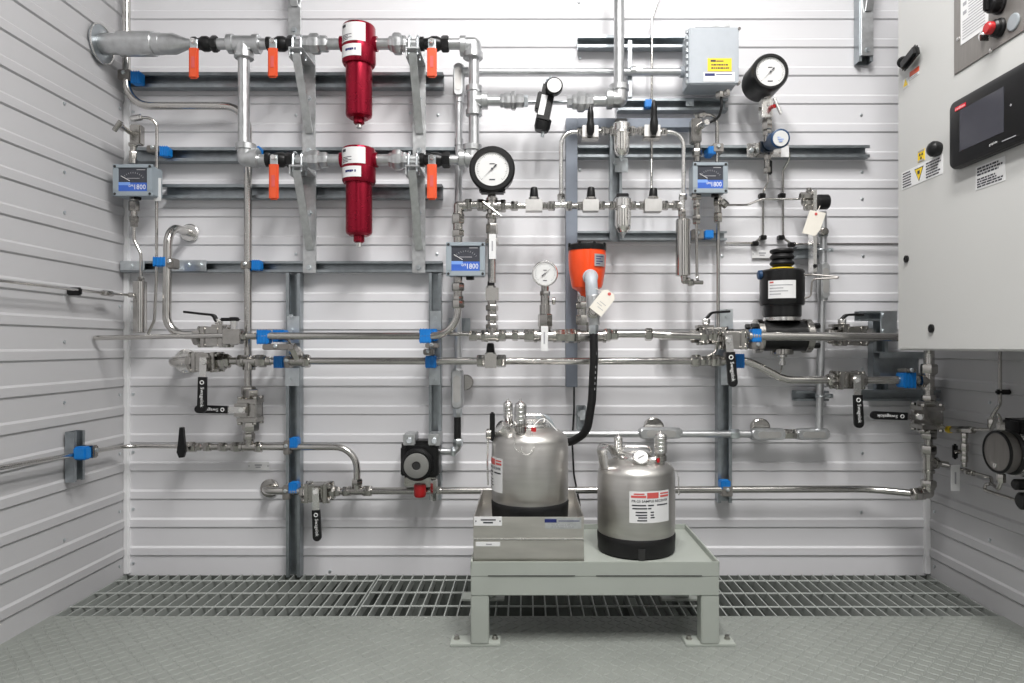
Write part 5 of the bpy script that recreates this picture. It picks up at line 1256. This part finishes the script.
# ================================================================== GREY STAND
SZ = .172                                         # pan floor height
sx0, sx1 = P(470.5, 0, .476).x, P(719.5, 0, .476).x
yf, yb = -.476, -.165
t = T('equipment_stand', 'low grey painted steel stand bolted to the floor, carrying the canisters', 'stand', V(((sx0 + sx1) / 2, (yf + yb) / 2, 0)))
cx, cy = (sx0 + sx1) / 2, (yf + yb) / 2; w, dp = sx1 - sx0, yb - yf
b = MB(); b.box((cx, cy, SZ - .002), w - .006, dp - .006, .004)
for s in (-1, 1):
    b.box((cx + s * (w / 2 - .002), cy, SZ + .0045), .004, dp, .017, bev=.0008); 
b.box((cx, yf + .002, SZ - .0035), w, .004, .031, bev=.0008); b.box((cx, yb - .002, SZ + .0045), w, .004, .017, bev=.0008)
t.p('tray_top', b, 'stand_paint')
lw = .0395
k = MB(); zt = SZ - .018; rh = .043
k.box((cx, yf + .0195, zt - rh / 2), w - .001, .038, rh, bev=.0015); t.p('front_rail', k, 'stand_paint')
t.p('back_rail', MB().box((cx, yb - .0195, zt - rh / 2), w - .001, .038, rh, bev=.0015), 'stand_paint')
for s in (-1, 1): t.p('side_rail', MB().box((cx + s * (w / 2 - .02), cy, zt - rh / 2), .038, dp - .08, rh, bev=.0015), 'stand_paint')
for x0, x1 in ((488, 575), (596, 702)): 
    a, b_ = P(x0, 0, .476).x, P(x1, 0, .476).x; t.p('weld_gap', MB().box(((a + b_) / 2, yf - .0004, zt + .0003), b_ - a, .0012, .0013), 'hole_dark')
for sx in (-1, 1):
    for yy in (yf + .0195, yb - .0195):
        lx = cx + sx * (w / 2 - lw / 2)
        lg = t.p('leg', MB().box((lx, yy, (zt - rh) / 2 + .003), lw - .0005, .038, zt - rh - .006, bev=.002), 'stand_paint')
        fy = yy + (.004 if yy < cy else -.004)
        ft = t.p('foot_plate', MB().box((lx + (-.010 if sx < 0 else .002), fy, .003), .108, .046, .006, bev=.001), 'stand_paint', lg)
        if yy < cy:
            for q in (-1, 1): t.p('anchor_bolt', MB().lathe((lx + (-.010 if sx < 0 else .002) + q * .042, fy + .003, .006), (0, 0, 1), [(0, .0072), (.003, .0072), (.0032, .0056), (.009, .0052)], 6), 'fitting', lg)
# ================================================================== STACKED TRAYS
bx0, bx1 = P(473.3, 0, .462).x, P(584, 0, .462).x; by0, by1 = -.462, -.185
zlow, zup = P(0, 540, .462).z, P(0, 517, .462).z
bcx, bcy, bw, bd = (bx0 + bx1) / 2, (by0 + by1) / 2, bx1 - bx0, by1 - by0
t = T('steel_box', 'lower brushed steel box of the stack on the grey stand', 'box', V((bcx, bcy, SZ)))
b = MB(); b.box((bcx, bcy, (SZ + zlow) / 2 + .0002), bw, bd, zlow - SZ - .0008, bev=.0012); t.p('body', b, 'brushed')
n = V((0, -1, 0))
plaque(t, V((P(488, 0, .462).x, by0 - .0003, P(0, 544, .462).z)), RX, UZ, .053, .0092, [(.42, .66, .35, .65)], 'white_label', 'ink_grey')
t = T('steel_tray', 'upper brushed steel tray with name plates, holding the first canister', 'tray', V((bcx, bcy, zlow)))
b = MB(); z0, z1 = zlow + .0014, zup; th = .003; fz = .245
b.box((bcx, by0 + th / 2, (z0 + z1) / 2), bw, th, z1 - z0, bev=.0008)
for s in (-1, 1): b.box((bcx + s * (bw / 2 - th / 2), bcy, (z0 + z1) / 2), th, bd - 2 * th, z1 - z0)
b.box((bcx, by1 - th / 2, (z0 + z1) / 2), bw, th, z1 - z0); b.box((bcx, bcy, fz - .002), bw - 2 * th, bd - 2 * th, .004)
t.p('tray_shell', b, 'brushed')
t.p('rim_lip', MB().box((bcx, by0 - .0006, z0 + .0012), bw, .0018, .0024), 'bright_steel')
plaque(t, V((P(488, 0, .462).x, by0 - .0003, P(0, 521, .462).z)), RX, UZ, .061, .0195, [(.24, .78, .58, .72), (.33, .68, .26, .42), (.05, .09, .42, .58), (.91, .95, .42, .58)], 'white_label', 'ink')
p2 = plaque(t, V((P(563.2, 0, .462).x, by0 - .0003, P(0, 523, .462).z)), RX, UZ, .079, .0245, rows(2, .08, .45, .18, .84, .4), 'galv', 'ink_grey', name='maker_plate')
t.p('print', MB().box((P(557, 0, .462).x - .014, by0 - .0018, P(0, 520.6, .462).z), .026, .0005, .0075), 'ink_blue', p2); t.p('print', MB().box((P(569, 0, .462).x, by0 - .0018, P(0, 520.8, .462).z), .046, .0005, .0016), 'ink_blue', p2)
# ================================================================== PRESSURE CANISTERS
def canister(px, d, zb, label, kind):
    q = DIST - d; x = (px - VX) * q / FPX; y = -d; R = .0905
    t = T('pressure_canister', label, 'canister', V((x, y, zb))); o = V((x, y, zb))
    zs, zt_ = .186, .214                         # shoulder, top of dome
    U = V((0, 0, 1))
    t.p('rubber_foot', MB().lathe(o, U, [(0, R * .95), (.004, R * .99), (.030, R * 1.005), (.040, R * 1.012), (.044, R * .99), (.044, R * .9)], 48), 'black_rubber', label='black rubber foot ring')
    b = MB().lathe(o, U, [(.036, R * .98), (.048, R * .985), (.056, R * .99), (.058, R * 1.0), (zs - .012, R * 1.0), (zs - .010, R * .988), (zs - .002, R * .985), (zs + .006, R * .955), (zs + .014, R * .86), (zs + .021, R * .72), (zs + .026, R * .56), (zs + .028, R * .50)], 56)
    body = t.p('body', b, 'canister_steel')
    t.p('neck_ring', MB().lathe(o, U, [(zs + .024, R * .50), (zs + .032, R * .50), (zs + .035, R * .47), (zs + .036, R * .40)], 40), 'bright_steel')
    lid = t.p('lid', MB().lathe(o, U, [(zs + .034, R * .43), (zs + .040, R * .42), (zs + .046, R * .30), (zs + .048, R * .1)], 36), 'bright_steel')
    t.p('bail', MB().sweep([o + V((-.035, 0, zs + .036)), o + V((-.035, -.012, zs + .056)), o + V((.035, -.012, zs + .056)), o + V((.035, 0, zs + .036))], .0028, .012, 8), 'bright_steel', lid)
    return t, o, R, zs
def quick_post(t, base, axis, r, h):
    ax = V(axis).normalized()
    ps = t.p('coupling', MB().lathe(base, ax, [(0, r * .62), (h * .18, r * .62), (h * .2, r * .95), (h * .32, r * .95), (h * .34, r * .8), (h * .4, r * .8)], 20), 'fitting')
    pr = []
    q = .40
    for i in range(4): pr += [(h * q, r), (h * (q + .08), r), (h * (q + .085), r * .975), (h * (q + .095), r * .975)]; q += .105
    pr += [(h * .84, r * .98), (h * .88, r * .86), (h * .92, r * .5), (h * .95, r * .2), (h * 1.0, r * .16)]
    t.p('dust_cap', MB().lathe(base, ax, pr, 24), 'bright_steel', ps)
    return ps
def chain(t, pts, r=.0016):
    m = MB(); pp = m.path([V(p) for p in pts], .02, 6); acc = 0.0; last = pp[0]; step = .0045
    for a, b_ in zip(pp, pp[1:]):
        l = (b_ - a).length; s = -acc
        while s + step <= l:
            s += step; m.ell(a + (b_ - a) * (s / l), r, r, r, 6, 4)
        acc = l - s
    return t.p('chain', m, 'bright_steel')
def canister_label(t, o, R, a0, a1, z0, z1, full):
    r = R + .0005; lb = t.p('label', MB().cylpatch((o.x, o.y), r, a0, a1, z0, z1), 'white_label', label='white label with red heading')
    W, H = a1 - a0, z1 - z0; k = MB(); r2 = r + .0008
    for x0, x1, y0, y1 in ((.10, .34, .90, .94), (.04, .38, .80, .87), (.40, .68, .78, .96), (.72, .97, .90, .94), (.72, .97, .80, .86)): k.cylpatch((o.x, o.y), r2, a0 + W * x0, a0 + W * x1, z0 + H * y0, z0 + H * y1, .0002, 5)
    t.p('print', k, 'ink_red', lb)
    k = MB()
    for x0, x1, y in ((.06, .38, .56), (.42, .56, .56), (.64, .94, .56), (.07, .40, .46), (.42, .5, .46), (.14, .40, .34), (.48, .56, .34), (.14, .40, .25), (.48, .56, .25), (.20, .40, .17), (.48, .58, .17), (.18, .40, .08)): k.cylpatch((o.x, o.y), r2, a0 + W * x0, a0 + W * x1, z0 + H * (y - .02), z0 + H * (y + .02), .0002, 5)
    t.p('print', k, 'ink', lb)
    am = (a0 + a1) / 2; rr = r2 + .0002
    m = text_mb('PR-23 SAMPLE RECEIVER', (0, 0, z0 + H * .695), RX, UZ, H * .075, W * r * .90, bend=(o.x, o.y, rr, am), fat=.018)
    t.p('lettering', m, 'ink', lb, flat=True)
# first canister in the tray
t, o, R, zs = canister(530, .335, fz + .0006, 'steel pressure canister standing in the upper steel tray', 1)
canister_label(t, o, R, -1.75, -.76, o.z + .070, o.z + .148, False)
quick_post(t, o + V((-.022, -.058, zs + .006)), (0, 0, 1), .0142, .092); quick_post(t, o + V((-.050, .0, zs + .016)), (-.03, 0, 1), .0115, .078)
t.p('handle', MB().sweep([o + V((.012, .03, zs + .026)), o + V((.020, .02, zs + .052)), o + V((.044, .018, zs + .048)), o + V((.058, .03, zs + .018))], .0055, .02, 12), 'grey_plug', label='grey carrying handle')
t.p('gauge', MB().cyl(o + V((-.052, -.035, zs + .022)), o + V((-.072, -.045, zs + .034)), .016, 20, ch=.002), 'bright_steel')
t.p('relief_tab', MB().box(o + V((.008, -.055, zs + .026)), .012, .008, .014, bev=.002), 'red_plastic', label='small red tab')
t.p('bar_handle', MB().box(o + V((-.088, -.02, zs + .030)), .012, .010, .068, bev=.003), 'black_plastic', label='black bar handle'); t.p('valve_knob', MB().lathe(o + V((-.089, -.015, zs + .012)), (-1, 0, 0), [(0, .010), (.002, .013), (.012, .013), (.014, .010)], 14), 'fitting')
t.p('valve_stub', MB().cyl(o + V((-.060, -.015, zs + .010)), o + V((-.092, -.015, zs + .014)), .005, 10), 'fitting')
chain(t, [o + V((-.098, -.02, zs + .008)), o + V((-.100, -.02, zs - .05)), o + V((-.098, -.02, zs - .105))], .003)
chain(t, [o + V((-.034, -.066, zs + .024)), o + V((-.036, -.094, zs - .010)), o + V((-.010, -.098, zs - .028)), o + V((.010, -.094, zs - .014)), o + V((.004, -.066, zs + .026))])
chain(t, [o + V((-.016, -.064, zs + .024)), o + V((-.020, -.096, zs - .022)), o + V((.004, -.097, zs - .026)), o + V((.000, -.068, zs + .024))])
t.p('wire', MB().sweep([o + V((.006, -.052, zs + .034)), o + V((.030, -.03, zs + .056)), o + V((.064, -.02, zs + .020))], .0012, .02, 6), 'ink_white')
# second canister on the stand itself
t, o, R, zs = canister(636, .342, SZ + .0004, 'steel pressure canister with full label, standing directly on the grey stand', 2)
canister_label(t, o, R, -.32, .76, o.z + .084, o.z + .154, True)
quick_post(t, o + V((.052, -.030, zs + .010)), (0, 0, 1), .0150, .088); quick_post(t, o + V((-.040, .012, zs + .018)), (0, 0, 1), .0105, .066)
hp = [o + V((-.078, -.030, zs + .006)), o + V((-.084, -.020, zs + .056)), o + V((-.066, .005, zs + .062)), o + V((-.046, .008, zs + .034)), o + V((-.040, -.005, zs + .022))]
m = MB(); pp = m.path(hp, .022, 6); rg = []
for i, p in enumerate(pp):
    tg = (pp[min(i + 1, len(pp) - 1)] - pp[max(0, i - 1)]).normalized(); s = V((0.55, -.83, 0)); s = (s - tg * s.dot(tg)).normalized(); u = tg.cross(s)
    rg.append([m.bm.verts.new(p + s * a * .0155 + u * b_ * .0035) for a, b_ in ((-1, -.5), (-.8, -1), (.8, -1), (1, -.5), (1, .5), (.8, 1), (-.8, 1), (-1, .5))])
m.quad_faces(rg); t.p('handle', m, 'bright_steel')
gp = o + V((.002, -.052, zs + .036)); gd = V((-.02, -.88, .47)).normalized()
t.p('gauge_stem', MB().cyl(o + V((.002, -.045, zs + .006)), gp - gd * .01, .0065, 12), 'fitting')
gc = t.p('gauge_case', MB().lathe(gp - gd * .018, gd, [(0, .015), (.003, .0172), (.024, .0172), (.026, .0155)], 28), 'bright_steel'); gl = t.p('gauge_dial', MB().lathe(gp + gd * .0081, gd, [(0, .0148), (.001, .0148)], 28), 'dial_white', gc)
sv = gd.cross(UZ).normalized(); t.p('needle', MB().box(gp + gd * .0094, .016, .0006, .0016, Matrix((sv, gd, sv.cross(gd))).transposed() @ Matrix.Rotation(.5, 3, 'Y')), 'ink', gl)
chain(t, [o + V((.066, -.034, zs + .026)), o + V((.090, -.032, zs + .0)), o + V((.0955, -.030, zs - .05)), o + V((.092, -.036, zs - .052)), o + V((.0935, -.034, zs - .01))])
chain(t, [o + V((-.050, .0, zs + .034)), o + V((-.030, -.040, zs + .016)), o + V((-.006, -.034, zs + .022)), o + V((-.012, -.0, zs + .046))])
t.p('relief_valve', MB().hexa(o + V((.018, -.03, zs + .03)), o + V((.040, -.04, zs + .030)), .006), 'bright_steel'); t.p('relief_tab', MB().box(o + V((.043, -.047, zs + .030)), .006, .005, .010, bev=.001), 'red_plastic', label='small red tab')
t.p('foot_notch', MB().cylpatch((o.x, o.y), R * 1.012 + .0002, -.10, .06, o.z + .002, o.z + .026, .001, 6), 'hole_dark')
# ================================================================== CONTROL CABINET
CX, CZ0, CZ1, CY0, CY1 = .90, .640, 1.72, -.291, -1.30
t = T('control_cabinet', 'pale grey control cabinet on the right-hand wall with touch screen', 'cabinet', V((HALF - .1, (CY0 + CY1) / 2, CZ0)))
t.p('body', MB().box(((CX + .02 + HALF - .0075) / 2, (CY0 + CY1) / 2, (CZ0 + CZ1) / 2), HALF - .0075 - CX - .02, CY0 - CY1 - .006, CZ1 - CZ0 - .006, bev=.004), 'cabinet_paint')
dr = t.p('door', MB().box((CX + .0095, (CY0 + CY1) / 2, (CZ0 + CZ1) / 2), .019, CY0 - CY1, CZ1 - CZ0, bev=.004), 'cabinet_paint')
N = V((-1, 0, 0)); RY = V((0, -1, 0))              # looking at the door: right is toward the room
def Q(x, y, off=0.0):
    """point of the door plane seen at outline point x, y; off lifts it into the room"""
    X = CX - off; q = X * FPX / (x - VX)
    return V((X, q - DIST, EYE - (y - VY) * q / FPX))
def dplaque(c, w, h, lines, m='white_label', ink='ink', name='label_plate', th=.0008): 
    right, up = RY, UZ; rot = Matrix((right, right.cross(up), up)).transposed()
    o_ = t.p(name, MB().box(c + N * th / 2, w, th, h, rot), m)
    if lines:
        k = MB()
        for x0, x1, y0, y1 in lines: k.box(c + right * ((x0 + x1) / 2 - .5) * w + up * ((y0 + y1) / 2 - .5) * h + N * (th + .0002), (x1 - x0) * w, .0004, (y1 - y0) * h, rot)
        t.p('print', k, ink, o_, flat=True)
    return o_
def quad(c0, c1):                                   # size of a door rectangle from two outline corners
    a, b_ = Q(*c0), Q(*c1); return (a + b_) / 2, abs(a.y - b_.y), abs(a.z - b_.z)
# corner locks
for x, y, r in ((907, 259, .0085), (932, 328.5, .0095)):
    t.p('door_lock', MB().lathe(Q(x, y), N, [(0, r), (.004, r), (.005, r * .8), (.0051, r * .5), (.0035, r * .45)], 20), 'black_plastic', label='round black corner lock')
t.p('push_knob', MB().lathe(Q(931.5, 149, .017) - N * .017, N, [(0, .014), (.008, .017), (.016, .0165), (.022, .012), (.025, .005)], 24), 'black_plastic', label='round black knob')
a, b_ = Q(903, 63, .014), Q(917, 53, .016)
hd = MB(); hd.box((a + b_) / 2, .016, (a - b_).length * 1.1, .030, Matrix.Rotation(math.radians(-16), 3, 'X'), .007); hd.cyl(Q(903, 62), Q(903, 62, .016), .013, 20, ch=.003)
t.p('door_handle', hd, 'black_plastic', label='black turn handle')
# stickers
ctr, w, h = quad((902, 76), (909, 88)); warn = dplaque(Q(906, 83), .024, .022, [], 'white_label', name='warning_label')
def tri(c, s, m, par, flip=1, lift=.0012):
    return t.p('warning_triangle', MB().prism([c + N * lift + RY * x * s + UZ * z * s * flip for x, z in ((-.5, -.38), (.5, -.38), (0, .5))], N * .0003), m, par)
tri(Q(906, 83), .019, 'yellow_label', warn); dplaque(Q(914.5, 71.5), .038, .011, [], 'orange_grip', name='orange_sticker'); dplaque(Q(914.5, 75.8), .038, .006, rows(1, .2, .8), 'white_label', 'ink_grey')
wl2 = dplaque(Q(921.5, 155.5), .027, .026, [(.05, .95, .84, .98), (.1, .9, .02, .14)], 'yellow_label', 'ink_grey', name='hazard_sticker')
k = MB()
for i in range(3):
    a_ = i * 2 * PI / 3 + .5; k.prism([Q(921.5, 155.5) + N * .0012 + RY * r_ * math.cos(q_) + UZ * r_ * math.sin(q_) for r_, q_ in ((.002, a_ - .4), (.0085, a_ - .5), (.0085, a_ + .5), (.002, a_ + .4))], N * .0003)
t.p('print', k, 'ink', wl2)
la, lb_ = Q(902, 179.5), Q(943, 166); cc = (la + lb_) / 2; lw_, lh_ = abs(la.y - lb_.y), .042
big = dplaque(cc, lw_, lh_, rows(6, .06, .94, .03, .28, .5) + rows(6, .06, .94, .62, .97, .5), 'white_label', 'ink', name='warning_label')
tc = cc + RY * (-.05 * lw_); tri(tc + UZ * .001, .036, 'ink', big, -1, .001); tri(tc + UZ * .0012, .030, 'yellow_label', big, -1, .0014)
t.p('print', MB().box(tc + N * .002 + UZ * .004, .0004, .009, .008), 'ink', big)
la, lb_ = Q(976, 176), Q(1005.5, 169); cc = (la + lb_) / 2; dplaque(cc + UZ * -.002, abs(la.y - lb_.y), .046, rows(3, .56, .95, .06, .94, .6, .2) + rows(4, .05, .48, .06, .94, .6, .3), 'white_label', 'ink')
# touch screen unit
a, b_ = Q(949, 139), Q(1060, 90)
y0 = Q(948, 140, .02).y; z1 = Q(948, 104, .02).z; z0 = Q(948, 171, .02).z; W = .235; H = z1 - z0; th = .020
rot = Matrix((RY, RY.cross(UZ), UZ)).transposed()
hc = V((CX, y0 - W / 2, (z0 + z1) / 2)) + N * th / 2
hm = MB(); rgs = []
for off, ins, rad in ((.0002, .002, .014), (.003, 0, .016), (th - .006, 0, .016), (th - .002, .0025, .0145), (th, .007, .012)):
    ring = []
    for sy, sz, a0 in ((1, 1, 0), (-1, 1, PI / 2), (-1, -1, PI), (1, -1, 1.5 * PI)):
        for i in range(7):
            q_ = a0 + PI / 2 * i / 6
            ring.append(hm.bm.verts.new(V((CX - off, hc.y + sy * (W / 2 - ins - rad) + math.cos(q_) * rad, hc.z + sz * (H / 2 - ins - rad) + math.sin(q_) * rad))))
    rgs.append(ring)
hm.quad_faces(rgs)
hmi = t.p('touch_panel', hm, 'black_plastic', label='black touch screen unit')
zf_ = CX - th
def S(x, y):
    return Q(x, y, th)
sa, sb = S(960, 150), S(1004, 91); sw, sh = sa.y - S(1004, 120).y, S(960, 110.5).z - S(960, 151.5).z
sc_ = V((zf_, sa.y - sw / 2, (S(960, 110.5).z + S(960, 151.5).z) / 2))
t.p('screen', MB().box(sc_ + N * .0003, sw, .0012, sh, rot), 'screen_glass', hmi, 'dark grey screen')
rl = V((zf_, S(960.5, 107).y, S(960.5, 107).z)); bd_ = t.p('badge', MB().box(rl + N * .0004, .034, .0008, .0078, rot), 'red_glow', hmi, 'small lit red badge')
t.text('redlion', rl + N * .001, RY, UZ, .0050, 'ink_white', bd_, .029)
gq = S(993.5, 143.5); t.text('graphite', V((zf_, gq.y, gq.z)) + N * .0006, RY, UZ, .0062, 'ink_white', hmi, .022)
gq = S(1009, 138.5); t.p('print', MB().box(V((zf_, gq.y, gq.z)) + N * .0004, .036, .0006, .0018, rot), 'ink_grey', hmi)
t.p('indicator', MB().lathe(V((zf_, S(1011, 105).y, S(1011, 105).z)), N, [(0, .0022), (.0006, .0022)], 10), 'ink_grey', hmi)
# brushed operator plate
pa = Q(955, 75); PW, pz1 = .32, 1.62
pl = t.p('operator_plate', MB().box(V((CX - .0012, pa.y - PW / 2, (pa.z + pz1) / 2)), PW, .0024, pz1 - pa.z, rot, .0006), 'plate_steel', label='brushed steel operator plate')
for x, y in ((958.5, 39), (991, 50.5)): t.p('plate_screw', MB().lathe(Q(x, y, .0024), N, [(0, .0045), (.002, .004), (.003, .002)], 10), 'bright_steel', pl)
ia, ib = Q(961, 45.5, .0024), Q(988.5, 31, .0024); iw = ia.y - ib.y; iz1 = 1.46
ic = V((CX - .0024, (ia.y + ib.y) / 2, (ia.z + iz1) / 2)); ih = iz1 - ia.z
pc = t.p('instruction_card', MB().box(ic + N * .0004, iw, .0008, ih, rot), 'white_label', pl, 'white printed card')
k = MB(); z = ia.z + .01
while z < iz1 - .01:
    x0_ = ia.y - iw * .08 if z < ia.z + .045 else ia.y - iw * .30
    k.box(V((CX - .0034, (x0_ + ib.y + iw * .1) / 2, z)), abs(x0_ - ib.y - iw * .1), .0004, .0016, rot); z += .0058
for dz in (.062, .080): k.box(V((CX - .0034, ia.y - iw * .16, ia.z + dz)), iw * .13, .0004, .007, rot)
t.p('print', k, 'ink_grey', pc, flat=True); t.p('print', MB().box(V((CX - .0035, ia.y - iw * .19, ia.z + .102)), iw * .24, .0004, .006, rot), 'ink', pc)
def button(x, y, r, m, h=.02, name='push_button', lab=None):
    c_ = Q(x, y, .0024); bz = t.p(name, MB().lathe(c_, N, [(0, r * 1.15), (.004, r * 1.15), (.006, r), (h, r), (h + .004, r * .8)], 28), m, pl, lab); return c_
c_ = button(1000, 4, .0165, 'black_plastic', .018, lab='black selector knob'); t.p('selector_grip', MB().box(c_ + N * .026, .012, .008, .030, None, .003), 'black_plastic', pl)
c_ = button(1000, 28, .0155, 'black_plastic', .012, 'button_collar', 'black collar round the red button'); t.p('push_button', MB().lathe(c_ + N * .014, N, [(0, .0115), (.010, .0115), (.013, .009)], 24), 'red_plastic', pl, 'red push button')
t.p('key_lock', MB().lathe(Q(985.5, 36, .0024), N, [(0, .009), (.008, .009), (.010, .007)], 18), 'bright_steel', pl); t.p('key', MB().box(Q(984, 38, .018), .018, .0016, .012, None, .0005), 'bright_steel', pl)
c_ = Q(1014, 22, .0024); t.p('blank_plug', MB().lathe(c_, N, [(0, .0155), (.002, .0155), (.003, .014)], 28), 'grey_plug', pl, 'flat grey blanking plug')
# ================================================================== PUMP AND TUBES UNDER THE CABINET
zc_, yc_ = .650 - (452 - VY) * 1.515 / FPX, -(DIST - 1.515)
t = T('pump', 'black and silver pump motor on the right-hand wall, in the shade under the cabinet', 'pump', V((1.08, yc_, zc_ - .055)))
o = V((1.040, yc_, zc_)); ax = RX
t.p('pump_head', MB().lathe(o, ax, [(0, .030), (.002, .043), (.006, .046), (.022, .046), (.026, .044)], 36), 'plate_steel'); t.p('head_rim', MB().torus(o + ax * .003, ax, .0445, .0035, 36, 8), 'black_plastic')
t.p('motor_body', MB().lathe(o + ax * .026, ax, [(0, .046), (.004, .050), (.026, .051), (.030, .048), (.070, .048)], 36), 'black_paint')
t.p('motor_ring', MB().lathe(o + ax * .033, ax, [(0, .0512), (.001, .0522), (.014, .0522), (.015, .0512)], 40), 'bright_steel'); t.p('name_plate', MB().cylpatch((0, 0), .01, -.1, .1, 0, .001), 'ink') if False else None
t.p('terminal_box', MB().box(o + V((.060, -.004, .058)), .060, .056, .032, bev=.004), 'black_plastic'); t.p('tie_bolt', MB().hexa(o + V((-.004, 0, -.03)), o + V((.02, 0, -.03)), .006), 'bright_steel')
t.p('port', MB().hexa(o + V((.012, 0, .048)), o + V((.012, 0, .066)), .009), 'fitting'); t.p('port', MB().hexa(o + V((.012, 0, -.048)), o + V((.012, 0, -.068)), .009), 'fitting')
t.p('filter_stub', MB().cyl(o + V((.018, -.03, -.066)), o + V((.045, -.03, -.066)), .012, 18, ch=.003), 'black_plastic'); t.p('mount_bracket', MB().box(o + V((.088, -.0, -.03)), .018, .09, .06, bev=.002), 'black_plastic')
t.p('clamp_knob', MB().lathe(o + V((.030, -.03, -.102)), (1, 0, 0), [(0, .014), (.004, .019), (.018, .019), (.022, .014)], 16), 'black_plastic'); t.p('knob_stem', MB().cyl(o + V((.05, -.03, -.102)), o + V((.07, -.02, -.04)), .006, 10), 'fitting')
XW = 1.118
def Wp(x, y, X=XW): q = X * FPX / (x - VX); return V((X, q - DIST, EYE - (y - VY) * q / FPX))
t = T('steel_tube', 'thin tube dropping from under the cabinet along the right wall to the pump', 'tube', Wp(1000, 400))
t.p('tube', MB().sweep([Wp(1000, 350.8), Wp(1000, 404), Wp(992, 416), Wp(991, 431), V((1.052, yc_ + .01, zc_ + .085)), o + V((.012, 0, .064))], .0042, .015, 10), 'fitting'); t.p('hex_nut', MB().hexa(Wp(991.5, 419), Wp(991.5, 428), .0085), 'fitting')
b = MB().box(Wp(1000, 392) + V((.008, 0, 0)), .034, .013, .012, bev=.003); one('tube_clip', b, 'black_plastic', 'black clip on the tube under the cabinet on the right-hand wall', 'clip')
t = T('needle_valve', 'small dark valve with black bar handle and yellow-ringed port on the right-hand wall', 'valve', Wp(962, 450))
t.p('tube', MB().cyl(Wp(945, 429.5), Wp(991, 429.5), .0042, 10), 'fitting'); t.p('cross_body', MB().hexa(Wp(952, 429.5), Wp(974, 430), .0095), 'fitting')
t.p('port_cap', MB().cyl(Wp(944.5, 429.5), Wp(947.5, 429.5), .007, 14), 'bright_steel'); t.p('port_ring', MB().cyl(Wp(948, 429.5), Wp(951.5, 429.5), .0095, 16), 'yellow_label', label='yellow ring')
for y0_, y1_, r_ in ((433, 438, .0085), (438, 443, .007), (443, 451, .0095), (451, 457, .007), (456, 462, .0085), (462, 467, .006)): t.p('hex_nut', MB().hexa(Wp(964.5, y0_), Wp(964.5, y1_), r_), 'fitting')
t.p('stem', MB().cyl(Wp(963, 452), Wp(956, 451.5), .006, 10), 'fitting'); t.p('bar_handle', MB().box(Wp(955, 451.5), .012, .014, .040, None, .004), 'black_plastic')
t = T('steel_tube', 'thin tube from the upright pipe\'s side tee across to the pump, in deep shade', 'tube', Wp(970, 475))
t.p('tube', MB().sweep([P(937, 463, FD), Wp(951, 466), Wp(966, 471), Wp(991, 477.5), Wp(992, 484, 1.10), V((1.052, yc_ + .01, zc_ - .085)), o + V((.012, 0, -.066))], .0042, .012, 10), 'fitting'); t.p('hex_nut', MB().hexa(Wp(966, 471), Wp(974, 473.5), .008), 'fitting'); t.p('hex_nut', MB().hexa(P(938, 463.3, FD), P(948, 465, FD), .009), 'fitting')
t = T('steel_tube', 'lowest thin tube running along the right-hand wall below the pump', 'tube', Wp(985, 490))
t.p('tube', MB().sweep([Wp(990, 484, 1.12), Wp(970, 485.5, 1.12), Wp(1075, 519, 1.10)], .0042, .008, 10), 'fitting')
t = T('tag_plate', 'white tag hanging in the dark corner below the small valve with the yellow ring', 'tag', Wp(955, 480, 1.08))
b = t.p('plate', MB().box(Wp(955.3, 478, 1.09), .0226, .0012, .066, None), 'white_label'); t.p('print', MB().box(Wp(955.3, 478, 1.09) + V((0, -.0008, 0)), .004, .0006, .030), 'ink_grey', b)
